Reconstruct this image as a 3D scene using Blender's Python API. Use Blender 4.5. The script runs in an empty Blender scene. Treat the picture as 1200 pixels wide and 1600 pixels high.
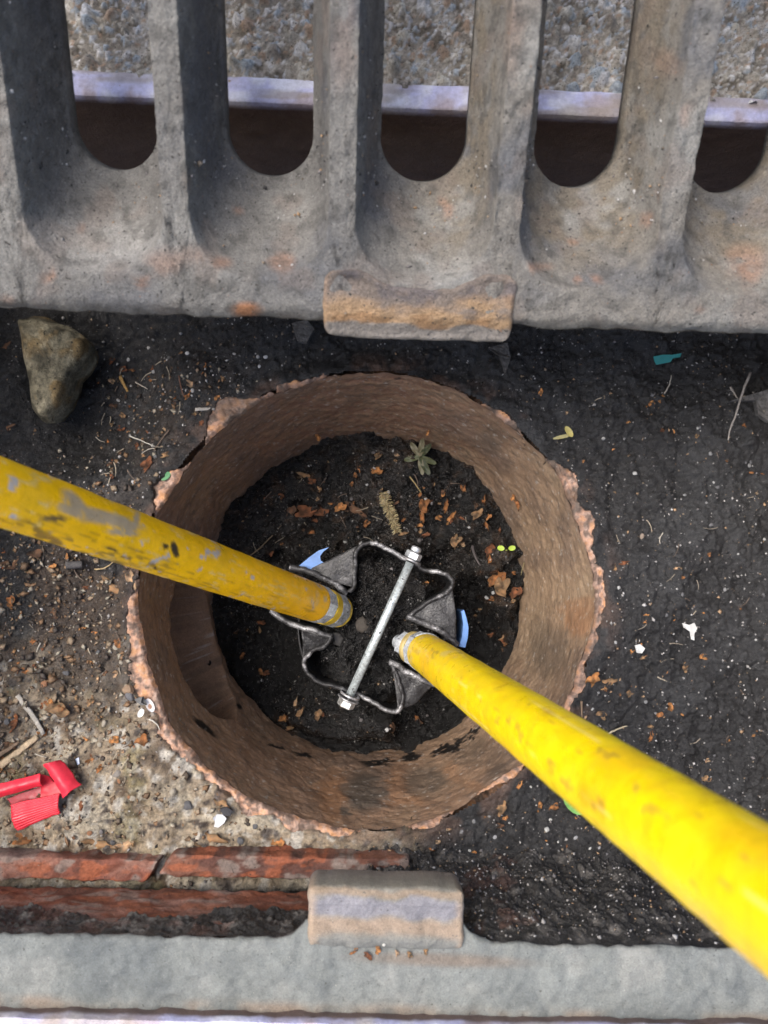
import bpy, math, random
import numpy as np
from mathutils import Vector, Matrix

sc = bpy.context.scene
R = math.radians
random.seed(7)
rng = np.random.default_rng(7)

# ------------------------------------------------------------------ camera
F, CX, CY = 1298.0, 600.0, 800.0          # focal length / centre in photo pixels (1200 x 1600)
CAM = np.array([0.0, 0.0, 0.52])
_sa, _uz = 30 / 1303.9, 120 / 1303.9
RT = np.array([math.sqrt(1 - _sa * _sa), 0, _sa])
_ux = -_uz * _sa / RT[0]
UP = np.array([_ux, math.sqrt(1 - _uz * _uz - _ux * _ux), _uz])
BK = np.cross(RT, UP)
cam = bpy.data.cameras.new('camera')
cam.sensor_fit = 'VERTICAL'; cam.sensor_height = 36; cam.sensor_width = 36
cam.lens = F / 1600 * 36
cam.clip_start = 0.02; cam.clip_end = 200
cam.dof.use_dof = True; cam.dof.focus_distance = 0.72; cam.dof.aperture_fstop = 10
cam.lens_unit = 'MILLIMETERS'
camo = bpy.data.objects.new('camera', cam)
sc.collection.objects.link(camo)
camo.matrix_world = Matrix([[RT[i], UP[i], BK[i], CAM[i]] for i in range(3)] + [[0, 0, 0, 1]])
sc.camera = camo

# ------------------------------------------------------------------ world, sun, exposure
SUN_EL, SUN_AZ = 64, -75                   # azimuth clockwise from +Y, light comes from the left
w = bpy.data.worlds.new('World'); sc.world = w; w.use_nodes = True
nt = w.node_tree; bg = nt.nodes['Background']
sky = nt.nodes.new('ShaderNodeTexSky'); sky.sky_type = 'NISHITA'; sky.sun_disc = False
sky.sun_elevation = R(SUN_EL); sky.sun_rotation = R(SUN_AZ)
sky.air_density = 1.0; sky.dust_density = 4.0; sky.ozone_density = 1.0
nt.links.new(sky.outputs[0], bg.inputs[0]); bg.inputs[1].default_value = 0.15
sun = bpy.data.lights.new('sun', 'SUN'); sun.energy = 2.4; sun.angle = R(42); sun.color = (1, .95, .88)
suno = bpy.data.objects.new('sun', sun); sc.collection.objects.link(suno)
sd = Vector((math.sin(R(SUN_AZ)) * math.cos(R(SUN_EL)), math.cos(R(SUN_AZ)) * math.cos(R(SUN_EL)), math.sin(R(SUN_EL))))
suno.rotation_euler = sd.to_track_quat('Z', 'Y').to_euler()
vs = sc.view_settings
vs.view_transform = 'Standard'; vs.look = 'None'; vs.gamma = 1; vs.use_curve_mapping = False
vs.exposure = 0.9
sc.cycles.use_denoising = True
sc.cycles.max_bounces = 6

# ------------------------------------------------------------------ helpers
def ray(px, py):
    return RT * ((px - CX) / F) - UP * ((py - CY) / F) - BK
def at(px, py, z):
    "photo pixel -> the point of the horizontal plane z"
    r = ray(px, py); return CAM + r * ((z - CAM[2]) / r[2])
def atd(px, py, d):
    "photo pixel -> the point at camera depth d"
    return CAM + ray(px, py) * d
def proj(P):
    Q = P - CAM
    d = -(Q @ BK); d = np.where(np.abs(d) < 1e-6, 1e-6, d)
    return CX + F * (Q @ RT) / d, CY - F * (Q @ UP) / d

def _h(ix, iy, iz=0, s=0):
    n = (ix * 374761393 + iy * 668265263 + iz * 1274126177 + s * 974634777) & 0xffffffff
    n = ((n ^ (n >> 13)) * 1274126177) & 0xffffffff
    n = ((n ^ (n >> 16)) * 2246822519) & 0xffffffff
    return ((n ^ (n >> 15)) & 0xffffff) / float(0xffffff)
def vn(x, y, z=None, s=0):
    x = np.asarray(x, float); y = np.asarray(y, float)
    z = np.zeros_like(x) if z is None else np.asarray(z, float)
    ix, iy, iz = (np.floor(a).astype(np.int64) for a in (x, y, z))
    fx, fy, fz = x - ix, y - iy, z - iz
    fx, fy, fz = (a * a * a * (a * (a * 6 - 15) + 10) for a in (fx, fy, fz))
    r = 0
    for dx in (0, 1):
        for dy in (0, 1):
            for dz in ((0, 1) if np.any(fz) else (0,)):
                r = r + _h(ix + dx, iy + dy, iz + dz, s) * (fx if dx else 1 - fx) * (fy if dy else 1 - fy) * (fz if dz else 1 - fz)
    return r * 2 - 1
def fbm(x, y, z=None, o=4, s=0, g=.5):
    r, a, k = 0, 1, 1
    for i in range(o):
        r = r + a * vn(x * k, y * k, None if z is None else z * k, s + i * 17); a *= g; k *= 2.03
    return r
def worley(x, y, s=0):
    ix = np.floor(x).astype(np.int64); iy = np.floor(y).astype(np.int64)
    b1 = np.full(x.shape, 9.); b2 = np.full(x.shape, 9.); cid = np.zeros(x.shape)
    for dx in (-1, 0, 1):
        for dy in (-1, 0, 1):
            jx, jy = ix + dx, iy + dy
            d = np.hypot(jx + _h(jx, jy, 1, s) - x, jy + _h(jx, jy, 2, s) - y)
            m = d < b1
            b2 = np.where(m, b1, np.minimum(b2, d)); cid = np.where(m, _h(jx, jy, 3, s), cid); b1 = np.where(m, d, b1)
    return b1, b2, cid
def ss(a, b, x):
    t = np.clip((x - a) / (b - a), 0, 1); return t * t * (3 - 2 * t)
def blob(px, py, cx, cy, rx, ry, ang=0, soft=.35):
    c, s = math.cos(R(ang)), math.sin(R(ang))
    X = (px - cx) * c + (py - cy) * s; Y = -(px - cx) * s + (py - cy) * c
    return 1 - ss(1 - soft, 1 + soft, np.hypot(X / rx, Y / ry))
def srgb(r, g, b):
    return tuple(((c / 255) / 12.92 if c / 255 <= .04045 else ((c / 255 + .055) / 1.055) ** 2.4) for c in (r, g, b))
def mixc(C, col, m):
    return C * (1 - m[..., None]) + np.array(col) * m[..., None]

COL = sc.collection
def link(name, me, mat=None, parent=None, smooth=True):
    o = bpy.data.objects.new(name, me); COL.objects.link(o)
    if mat: me.materials.append(mat)
    if parent: o.parent = parent
    if smooth: me.polygons.foreach_set('use_smooth', [True] * len(me.polygons))
    return o
def np_mesh(name, V, Q, C=None):
    "V (n,3); Q (m,4) quads or (m,3) tris"
    me = bpy.data.meshes.new(name); V = np.ascontiguousarray(V, np.float32)
    Q = np.asarray(Q, np.int32); k = Q.shape[1]
    me.vertices.add(len(V)); me.vertices.foreach_set('co', V.ravel())
    me.loops.add(Q.size); me.loops.foreach_set('vertex_index', Q.ravel())
    me.polygons.add(len(Q)); me.polygons.foreach_set('loop_start', np.arange(0, Q.size, k, dtype=np.int32))
    me.update(calc_edges=True)
    if C is not None:
        a = me.color_attributes.new('Col', 'FLOAT_COLOR', 'POINT')
        A = np.ones((len(V), 4), np.float32); A[:, :3] = np.clip(C, 0, 1); a.data.foreach_set('color', A.ravel())
    me.validate(); return me
def grid_q(h, w, wrap=False, off=0):
    i = np.arange(h - 1)[:, None]; j = np.arange(w if wrap else w - 1)[None, :]; j2 = (j + 1) % w
    return np.stack([i * w + j, i * w + j2, (i + 1) * w + j2, (i + 1) * w + j], -1).reshape(-1, 4) + off
def tag(o, label, cat=None, group=None, kind=None):
    if label: o['label'] = label
    if cat: o['category'] = cat
    if group: o['group'] = group
    if kind: o['kind'] = kind
    return o
def empty(name, loc=(0, 0, 0)):
    o = bpy.data.objects.new(name, None); COL.objects.link(o); o.location = loc; o.empty_display_size = .02; return o
def pydata(name, V, Fc, C=None):
    me = bpy.data.meshes.new(name); me.from_pydata([tuple(map(float, v)) for v in V], [], [tuple(map(int, f)) for f in Fc]); me.update()
    if C is not None:
        a = me.color_attributes.new('Col', 'FLOAT_COLOR', 'POINT')
        A = np.ones((len(V), 4), np.float32); A[:, :3] = C; a.data.foreach_set('color', A.ravel())
    return me

# ------------------------------------------------------------------ materials
def surf(name, base=None, var=((120, .25),), specks=(), rough=(.6, .9), bump=((300, .0006),), spec=.4, metal=0, coat=0, rscale=80, trans=0):
    m = bpy.data.materials.new(name); m.use_nodes = True
    n, l = m.node_tree.nodes, m.node_tree.links; b = n['Principled BSDF']
    tc = n.new('ShaderNodeTexCoord').outputs['Object']
    def noise(sc_, det=4, rg=.6, off=0):
        t = n.new('ShaderNodeTexNoise'); t.inputs['Scale'].default_value = sc_; t.inputs['Detail'].default_value = det
        t.inputs['Roughness'].default_value = rg
        mp = n.new('ShaderNodeMapping'); mp.inputs['Location'].default_value = (off, off * .7, off * 1.3)
        l.new(tc, mp.inputs[0]); l.new(mp.outputs[0], t.inputs['Vector']); return t.outputs['Fac']
    def rmap(s, a, b_, c, d):
        r = n.new('ShaderNodeMapRange'); r.inputs[1].default_value = a; r.inputs[2].default_value = b_
        r.inputs[3].default_value = c; r.inputs[4].default_value = d; l.new(s, r.inputs[0]); return r.outputs[0]
    if base is None:
        a = n.new('ShaderNodeAttribute'); a.attribute_name = 'Col'; col = a.outputs['Color']
    else:
        c = n.new('ShaderNodeRGB'); c.outputs[0].default_value = (*base, 1); col = c.outputs[0]
    for i, (s_, amt) in enumerate(var):
        v = rmap(noise(s_, 5, .65, i * 3.1), .3, .7, 1 - amt, 1 + amt)
        mx = n.new('ShaderNodeVectorMath'); mx.operation = 'SCALE'; l.new(col, mx.inputs[0]); l.new(v, mx.inputs['Scale']); col = mx.outputs[0]
    for i, (s_, th, c_) in enumerate(specks):
        f = rmap(noise(s_, 2, .5, 11.3 + i * 5), th, th + .05, 0, 1)
        mx = n.new('ShaderNodeMix'); mx.data_type = 'RGBA'; l.new(f, mx.inputs[0]); l.new(col, mx.inputs[6]); mx.inputs[7].default_value = (*c_, 1); col = mx.outputs[2]
    l.new(col, b.inputs['Base Color'])
    l.new(rmap(noise(rscale, 4, .6, 7.7), .35, .65, rough[0], rough[1]), b.inputs['Roughness'])
    b.inputs['Specular IOR Level'].default_value = spec; b.inputs['Metallic'].default_value = metal
    b.inputs['Coat Weight'].default_value = coat; b.inputs['Coat Roughness'].default_value = .2
    prev = None
    for i, (s_, d_) in enumerate(bump):
        bp = n.new('ShaderNodeBump'); bp.inputs['Distance'].default_value = d_; bp.inputs['Strength'].default_value = 1
        l.new(noise(s_, 6, .65, 21 + i * 2.3), bp.inputs['Height'])
        if prev: l.new(prev, bp.inputs['Normal'])
        prev = bp.outputs[0]
    if prev: l.new(prev, b.inputs['Normal'])
    if trans: b.inputs['Subsurface Weight'].default_value = trans; b.inputs['Subsurface Scale'].default_value = .001
    return m

M = {}
M['mud'] = surf('mud', None, ((90, .3), (420, .45)), ((900, .70, (.16, .15, .14)),), (.25, .65), ((160, .0022), (600, .0018), (1800, .0007)), .5, rscale=400)
M['silt'] = surf('wet_silt', None, ((90, .3), (500, .5)), ((1100, .72, (.12, .11, .10)),), (.05, .30), ((110, .005), (420, .0032), (1500, .0010)), .9, rscale=200)
M['road'] = surf('road', None, ((60, .15), (500, .4)), ((700, .66, (.03, .028, .025)), (900, .70, (.32, .31, .30))), (.8, .95), ((600, .0014),), .25)
M['iron'] = surf('cast_iron', None, ((40, .10), (260, .20), (900, .30)), ((420, .66, (.05, .046, .042)), (800, .70, (.30, .285, .26)), (350, .74, (.26, .13, .07))), (.5, .9), ((170, .0010), (520, .0022), (1300, .0010)), .35)
M['ledge'] = surf('dusty_iron', None, ((35, .10), (200, .14), (1100, .22)), ((520, .69, (.08, .08, .075)), (800, .72, (.34, .33, .30))), (.6, .95), ((90, .0005), (500, .0008), (1500, .0006)), .3)
M['clay'] = surf('clay', None, ((45, .12), (200, .15), (800, .2)), ((500, .72, (.03, .022, .018)), (700, .745, (.45, .40, .34))), (.45, .8), ((90, .0010), (500, .0006)), .35)
M['wear'] = surf('worn_steel', None, ((50, .10), (400, .16)), ((600, .72, (.28, .24, .26)),), (.4, .7), ((300, .0008), (900, .0004)), .5)
M['brick'] = surf('brick', None, ((60, .22), (400, .3)), ((500, .68, (.03, .025, .022)), (300, .73, (.30, .24, .2))), (.6, .9), ((200, .0012), (900, .0008)), .3)
M['stone'] = surf('stone', None, ((80, .35), (350, .45)), ((260, .66, (.03, .028, .022)), (500, .70, (.25, .22, .15))), (.7, .95), ((120, .003), (600, .0015)), .25)
M['yellow'] = surf('yellow_paint', None, ((25, .08), (140, .08)), (), (.25, .5), ((60, .0004), (300, .00025), (1100, .0001)), .5, rscale=90)
M['zinc'] = surf('zinc', None, ((150, .3), (500, .4)), ((260, .66, (.05, .045, .04)),), (.3, .5), ((500, .0002),), .5, metal=.6)
M['steel'] = surf('muddy_steel', None, ((120, .35), (600, .5)), ((650, .60, (.010, .009, .009)), (900, .70, (.34, .34, .33))), (.25, .5), ((350, .0009),), .5, metal=.35)
M['blue'] = surf('blue_paint', (.13, .27, .60), ((100, .2),), ((450, .70, (.02, .02, .02)),), (.3, .5), ((300, .0003),), .5)
M['leaf'] = surf('dry_leaf', None, ((200, .3), (900, .3)), (), (.55, .85), ((700, .0005),), .3, trans=.1)
M['green'] = surf('green_leaf', None, ((250, .2),), (), (.4, .6), ((500, .0003),), .4, trans=.1)
M['red'] = surf('red_plastic', None, ((80, .12), (400, .1)), ((500, .73, (.2, .12, .1)),), (.35, .55), ((900, .0001),), .5)
M['plastic'] = surf('scrap_plastic', None, ((200, .12),), ((600, .7, (.12, .11, .1)),), (.4, .7), ((500, .0003),), .4)
M['pebble'] = surf('pebble', None, ((300, .25),), (), (.5, .85), ((900, .0005),), .35)
M['wood'] = surf('dead_wood', None, ((200, .25), (900, .3)), (), (.7, .9), ((600, .0006),), .25)

# ------------------------------------------------------------------ setting: pot centre, ground surface
ZG, ZF = -.13, -.325
PC = at(574, 930, ZG)[:2]; PR = .1757
RZ = R(-1.65)
cR, sR = math.cos(RZ), math.sin(RZ)
def fr(x, y, z):
    "frame coordinates (turned a little against the photo) -> world"
    return np.array([x * cR - y * sR, x * sR + y * cR, z])
def fr_inv(x, y):
    return x * cR + y * sR, -x * sR + y * cR

def rcut(th):
    "how far the broken rim of the pot shows before mud covers it"
    px = np.degrees(th) % 360
    k = PR + .0008 + .0030 * fbm(np.cos(th) * 5, np.sin(th) * 5, o=4, s=5)
    for a, wd, amp in ((128, 9, .016), (112, 5, .006), (152, 8, .014), (186, 7, .010), (200, 14, .022), (215, 12, .011), (228, 10, .012), (240, 8, .010), (252, 10, .007),
                       (264, 7, .009), (285, 6, .006), (30, 8, .014), (18, 7, .014), (2, 10, .010), (350, 9, .006), (338, 5, .009), (325, 8, .010), (52, 6, .007), (66, 6, .006), (310, 8, .006)):
        d = (px - a + 180) % 360 - 180
        k = k + .72 * amp * np.exp(-(d / (wd * .6)) ** 2)
    for a, wd, amp in ((78, 26, .0045), (300, 12, .004), (318, 6, .003), (40, 6, .004), (345, 7, .003), (140, 5, .004), (165, 6, .005)):
        d = (px - a + 180) % 360 - 180
        k = k - amp * np.exp(-(d / wd) ** 2)
    return np.minimum(k, PR + .016) + .0015 * vn(np.cos(th) * 60, np.sin(th) * 60, s=8)

def ground_h(x, y, full=False):
    x = np.asarray(x, float); y = np.asarray(y, float)
    z = ZG + .001 + .0055 * fbm(x * 14, y * 14, o=3, s=1) + .0028 * fbm(x * 60 + .4 * y, y * 45, o=4, s=2)
    # right side: lumpy, ridged wet mud
    r = ss(.12, .25, x)
    z = z + r * (.0035 * fbm(x * 34, y * 24, o=5, s=3, g=.62) + .006 * (x - .12) * 8 * .4)
    px = 570 + (x) * 1997; py = 920 - (y) * 1997
    mort = mortar(px, py)
    z = z + .0024 * (1 - mort) * np.abs(fbm(x * 95, y * 95, o=4, s=11))
    z = z + mort * (.004 + .0016 * fbm(x * 130, y * 130, o=3, s=9))
    # hollow round the wedge stone
    z = z - .030 * blob(px, py, 140, 600, 110, 110, 0, .5) - .014 * blob(px, py, 60, 690, 120, 60, 0, .6)
    z = z - .008 * blob(px, py, 170, 930, 60, 70, 0, .6)
    z = z - .010 * ss(.13, .20, y)
    # earth banked to the brick course on the lower side
    z = z + .010 * ss(-.20, -.235, y) * ss(.05, -.05, x)
    b1, b2, cid = worley(x * 150, y * 150, 4)
    z = z + .0016 * (1 - ss(0, .5, b1)) * (cid > .5)
    z = z + .0022 * np.abs(fbm(x * 230, y * 230, o=3, s=6)) - .0008
    dx, dy = x - PC[0], y - PC[1]; rr = np.hypot(dx, dy); th = np.arctan2(dy, dx)
    rc = rcut(th)
    near = 1 - ss(0, .02, rr - rc)
    z = z * (1 - near) + (ZG + .0048 + .0022 * fbm(x * 90, y * 90, o=2, s=12)) * near
    z = z - .03 * (1 - ss(-.0035, .0008, rr - rc))
    return z
def mortar(px, py):
    n = 60 * fbm(px / 160, py / 160, o=4, s=21)
    m = ss(930, 1120, py + n - px * .15) * ss(720, 560, px + n * 1.2 + (1290 - py) * -.05)
    return m * ss(1384, 1345, py + n * .2)

STEP = .0016
gx = np.arange(-.352, .352, STEP); gy = np.arange(-.30, .335, STEP)
GX, GY = np.meshgrid(gx, gy)
GZ = ground_h(GX, GY)
px, py = 570 + GX * 1997, 920 - GY * 1997
C = np.zeros(GX.shape + (3,)) + np.array((.0165, .016, .0165))
n1 = fbm(GX * 25, GY * 25, o=4, s=31)
C = mixc(C, (.027, .027, .028), ss(-.1, .8, n1 + ss(800, 1200, px) * .6))
mo = mortar(px, py)
mc = np.zeros_like(C) + np.array((.27, .215, .150))
n2 = fbm(GX * 40, GY * 40, o=5, s=33)
mc = mixc(mc, (.38, .33, .25), ss(.1, .7, n2)); mc = mixc(mc, (.12, .085, .055), ss(.25, .9, -n2))
n3 = fbm(GX * 120, GY * 120, o=4, s=35)
mc = mixc(mc, (.42, .39, .34), ss(.3, .7, n3)); mc = mixc(mc, (.07, .055, .045), ss(.5, .85, -n3))
mc = mixc(mc, (.22, .19, .09), .55 * ss(.3, .8, fbm(GX * 30, GY * 30, o=4, s=38)))
C = mixc(C, mc, mo * 1.0) if False else C * (1 - mo[..., None]) + mc * mo[..., None]
# brown rotted litter, left
lit = blob(px, py, 60, 980, 260, 200, 0, .6) * ss(-.3, .4, fbm(GX * 30, GY * 30, o=4, s=41)) + .45 * blob(px, py, 270, 640, 110, 120, 0, .7) * ss(-.1, .5, n3)
C = mixc(C, (.06, .042, .030), np.clip(lit, 0, 1) * .8)
# clay dust beside the pot
dx, dy = GX - PC[0], GY - PC[1]; rr = np.hypot(dx, dy)
dust = (1 - ss(0, .028, rr - PR)) * ss(-.15, .6, fbm(GX * 50, GY * 50, o=4, s=43))
C = mixc(C, (.17, .10, .07), dust * .45)
b1, b2, cid = worley(GX * 150, GY * 150, 4)
pb = (1 - ss(.15, .4, b1)) * (cid > .5)
C = mixc(C, np.stack([.06 + .25 * cid, .055 + .23 * cid, .05 + .2 * cid], -1)[0, 0] * 0 + .16, pb * (.08 + .25 * mo))
keep = rr > PR + .0007
q = grid_q(len(gy), len(gx))
kq = keep.ravel()[q].all(1)
g = link('ground', np_mesh('ground', np.stack([GX, GY, GZ], -1).reshape(-1, 3), q[kq], C.reshape(-1, 3)), M['mud'])
tag(g, 'black wet mud and pale gritty mortar around the clay pipe', kind='structure')

# ------------------------------------------------------------------ road
def road_strip():
    X, Y = np.meshgrid(np.arange(-.36, .36, .0016), np.arange(.300, .56, .0016))
    Z = np.zeros_like(X); Cc = np.zeros(X.shape + (3,)) + np.array((.27, .245, .21))
    Cc = mixc(Cc, (.38, .35, .31), ss(-.2, .7, fbm(X * 40, Y * 40, o=4, s=51)))
    Cc = mixc(Cc, (.15, .13, .105), ss(.1, .7, fbm(X * 110, Y * 110, o=4, s=52)))
    for sc_, hh, thr, s in ((330, .0022, .2, 61), (170, .0040, .5, 62), (85, .0070, .66, 63)):
        wx = X + .0008 * vn(X * 400, Y * 400, s=s); wy = Y + .0008 * vn(X * 400 + 9, Y * 400, s=s)
        b1, b2, cid = worley(wx * sc_, wy * sc_, s)
        e = (1 - ss(.05, .52, b1)) * (cid > thr); e2 = (b1 < .38) * (cid > thr)
        Z = Z + hh * e * (.5 + .5 * cid)
        k = (cid * 7919) % 1
        pal = np.array([(.50, .51, .54), (.38, .35, .30), (.62, .61, .60), (.34, .39, .44), (.36, .26, .19), (.48, .45, .39), (.26, .23, .20)])
        cc = pal[(k * 6.99).astype(int)]
        Cc = Cc * (1 - (e2 * .85)[..., None]) + cc * (e2 * .85)[..., None]
    Z = Z + .0012 * fbm(X * 160, Y * 160, o=3, s=55) - .004
    u, v = fr_inv(X, Y)
    k = v > .3275
    q = grid_q(*X.shape); q = q[k.ravel()[q].all(1)]
    return np.stack([X, Y, Z], -1).reshape(-1, 3), q, Cc.reshape(-1, 3)
V, q, Cc = road_strip()
# rest of the road: coarse sheets that run on round the frame
X, Y = [], []
def quad_sheet(x0, x1, y0, y1, z):
    return [(x0, y0, z), (x1, y0, z), (x1, y1, z), (x0, y1, z)]
EV, EQ = [], []
for a in ((-6, 6, .555, 8), (-6, -.348, -6, .555), (.348, 6, -6, .555), (-.348, .348, -6, -.279)):
    EQ.append([len(EV) + i for i in range(4)]); EV += quad_sheet(*a, -.005)
V2 = np.vstack([V, np.array(EV)]); q2 = np.vstack([q, np.array(EQ) + len(V)])
C2 = np.vstack([Cc, np.zeros((len(EV), 3)) + (.19, .175, .155)])
rd = link('road', np_mesh('road', V2, q2, C2), M['road'])
tag(rd, 'worn grey road surface with loose chippings beyond the frame', kind='structure')

# ------------------------------------------------------------------ generic solids
def bevel_box(c0, c1, res=None, amp=0, rnd=.002, seed=0, xf=None, n=(24, 10, 6)):
    "box with rounded, slightly worn edges as a dense displaced mesh"
    c0, c1 = np.array(c0, float), np.array(c1, float)
    V, Q = [], []; off = 0
    for ax in range(3):
        a, b = [i for i in range(3) if i != ax]
        for sgn in (0, 1):
            ta = np.linspace(0, 1, n[a] + 1); tb = np.linspace(0, 1, n[b] + 1)
            ta = .5 - .5 * np.cos(ta * np.pi) if n[a] < 40 else ta
            A, B = np.meshgrid(ta, tb)
            P = np.zeros(A.shape + (3,)); P[..., a] = A; P[..., b] = B; P[..., ax] = sgn
            qq = grid_q(*A.shape, off=off)
            flip = (sgn == 1) ^ (ax == 1)
            if not flip: qq = qq[:, ::-1]
            V.append(P.reshape(-1, 3)); Q.append(qq); off += A.size
    V = np.vstack(V); Q = np.vstack(Q)
    size = c1 - c0; P = c0 + V * size
    inner = np.clip(P, c0 + rnd, c1 - rnd); d = P - inner; L = np.linalg.norm(d, axis=1)[:, None]
    P = np.where(L > 1e-9, inner + d / np.maximum(L, 1e-9) * rnd, P)
    if amp:
        N = d / np.maximum(L, 1e-9)
        N = np.where(L > 1e-9, N, 0)
        k = amp * fbm(P[:, 0] * 90, P[:, 1] * 90, P[:, 2] * 90, o=4, s=seed)
        P = P + N * k[:, None]
    if xf is not None: P = np.array([xf(*p) for p in P])
    return P, Q
def obj_np(name, P, Q, mat, parent=None, col=None, colf=None):
    if colf is not None: Cc = colf(P)
    else: Cc = np.zeros((len(P), 3)) + np.array(col if col else (.5, .5, .5))
    return link(name, np_mesh(name, P, Q, Cc), mat, parent)

# ------------------------------------------------------------------ drain frame
frame = empty('drain_surround', (0, 0, 0))
tag(frame, 'rectangular cast iron drain surround with dusty grey lower ledge and worn lavender top edge', 'drain surround')
HW = .335                                     # half width of the opening
yF = fr_inv(*at(650, 172, 0)[:2])[1]          # far inner edge (top)
yFo = fr_inv(*at(650, 131, 0)[:2])[1]
yN = fr_inv(*at(600, 1599, 0)[:2])[1]         # near inner edge of the top rim
yL = fr_inv(*at(600, 1472, -.012)[:2])[1]     # inner edge of the seat ledge
print('frame', yF, yFo, yN, yL)
def lav(P):
    n = fbm(P[:, 0] * 60, P[:, 1] * 60, P[:, 2] * 60, o=4, s=71)
    Cc = np.zeros((len(P), 3)) + (.46, .46, .66)  # lavender is the sky's reflection, put into the steel colour
    Cc = mixc(Cc, (.36, .31, .36), ss(.1, .8, n)); Cc = mixc(Cc, (.62, .62, .72), ss(.1, .8, -n))
    px_, py_ = proj(P)
    Cc = mixc(Cc, (.30, .25, .20), .7 * ss(.0, .6, fbm(P[:, 0] * 20, P[:, 1] * 90, o=3, s=72) + .5 * (1 - ss(80, 260, px_))) * ss(-.006, -.002, P[:, 2]))
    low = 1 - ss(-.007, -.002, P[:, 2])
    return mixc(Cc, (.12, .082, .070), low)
P, Q = bevel_box((-HW - .05, yF, -.11), (HW + .05, yFo, .001), amp=.0004, rnd=.0024, seed=3, xf=fr, n=(260, 14, 40))
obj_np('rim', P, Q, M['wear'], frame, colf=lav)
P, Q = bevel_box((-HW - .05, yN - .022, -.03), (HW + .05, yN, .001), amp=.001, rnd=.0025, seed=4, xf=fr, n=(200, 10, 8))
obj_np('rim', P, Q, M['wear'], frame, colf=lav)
for sx in (-1, 1):
    x0, x1 = sorted((sx * HW, sx * (HW + .022)))
    P, Q = bevel_box((x0, yN + .0005, -.13), (x1, yF - .0005, .001), amp=.001, rnd=.0025, seed=5, xf=fr, n=(8, 120, 10))
    obj_np('rim', P, Q, M['wear'], frame, colf=lav)
# outer flange of the near side, seat ledge with chipped inner edge
def ledgec(P):
    px_, py_ = proj(P)
    n = fbm(P[:, 0] * 30, P[:, 1] * 30, P[:, 2] * 30, o=5, s=75)
    Cc = np.zeros((len(P), 3)) + (.165, .175, .166)
    Cc = mixc(Cc, (.21, .215, .20), ss(0, .8, n)); Cc = mixc(Cc, (.12, .13, .128), ss(.1, .8, -n))
    Cc = mixc(Cc, (.22, .15, .10), .6 * ss(1562, 1580, py_ - (px_ - 600) * .026 - 0) * ss(-.5, .5, n))
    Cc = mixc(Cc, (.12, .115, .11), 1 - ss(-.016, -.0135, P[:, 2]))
    Cc = mixc(Cc, (.16, .12, .09), .7 * blob(px_, py_, 690, 1500, 120, 10, 2, .6))
    return Cc
P, Q = bevel_box((-HW + .002, yN - .003, -.018), (HW - .002, yL, -.012), amp=.0014, rnd=.003, seed=9, n=(420, 50, 6))
# wavy chipped edge and the fillets beside the lug
lx0 = fr_inv(*at(480, 1440, -.010)[:2])[0]; lx1 = fr_inv(*at(724, 1440, -.010)[:2])[0]
e = ss(yL - .012, yL, P[:, 1])
fil = .014 * (np.exp(-np.abs(P[:, 0] - lx0) / .007) + np.exp(-np.abs(P[:, 0] - lx1) / .007)) * ((P[:, 0] < lx0) | (P[:, 0] > lx1)) + .012 * ((P[:, 0] >= lx0) & (P[:, 0] <= lx1))
P[:, 1] += e * (.0006 * fbm(P[:, 0] * 60, P[:, 0] * 0, o=5, s=81) + fil)
P = np.array([fr(*p) for p in P])
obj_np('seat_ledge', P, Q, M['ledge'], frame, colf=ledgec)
P, Q = bevel_box((-HW + .002, yN + .02, -.20), (HW - .002, yN + .030, -.0185), amp=.002, rnd=.002, seed=10, xf=fr, n=(60, 3, 10))
obj_np('skirt_wall', P, Q, M['mud'], frame, col=(.03, .028, .026))
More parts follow.
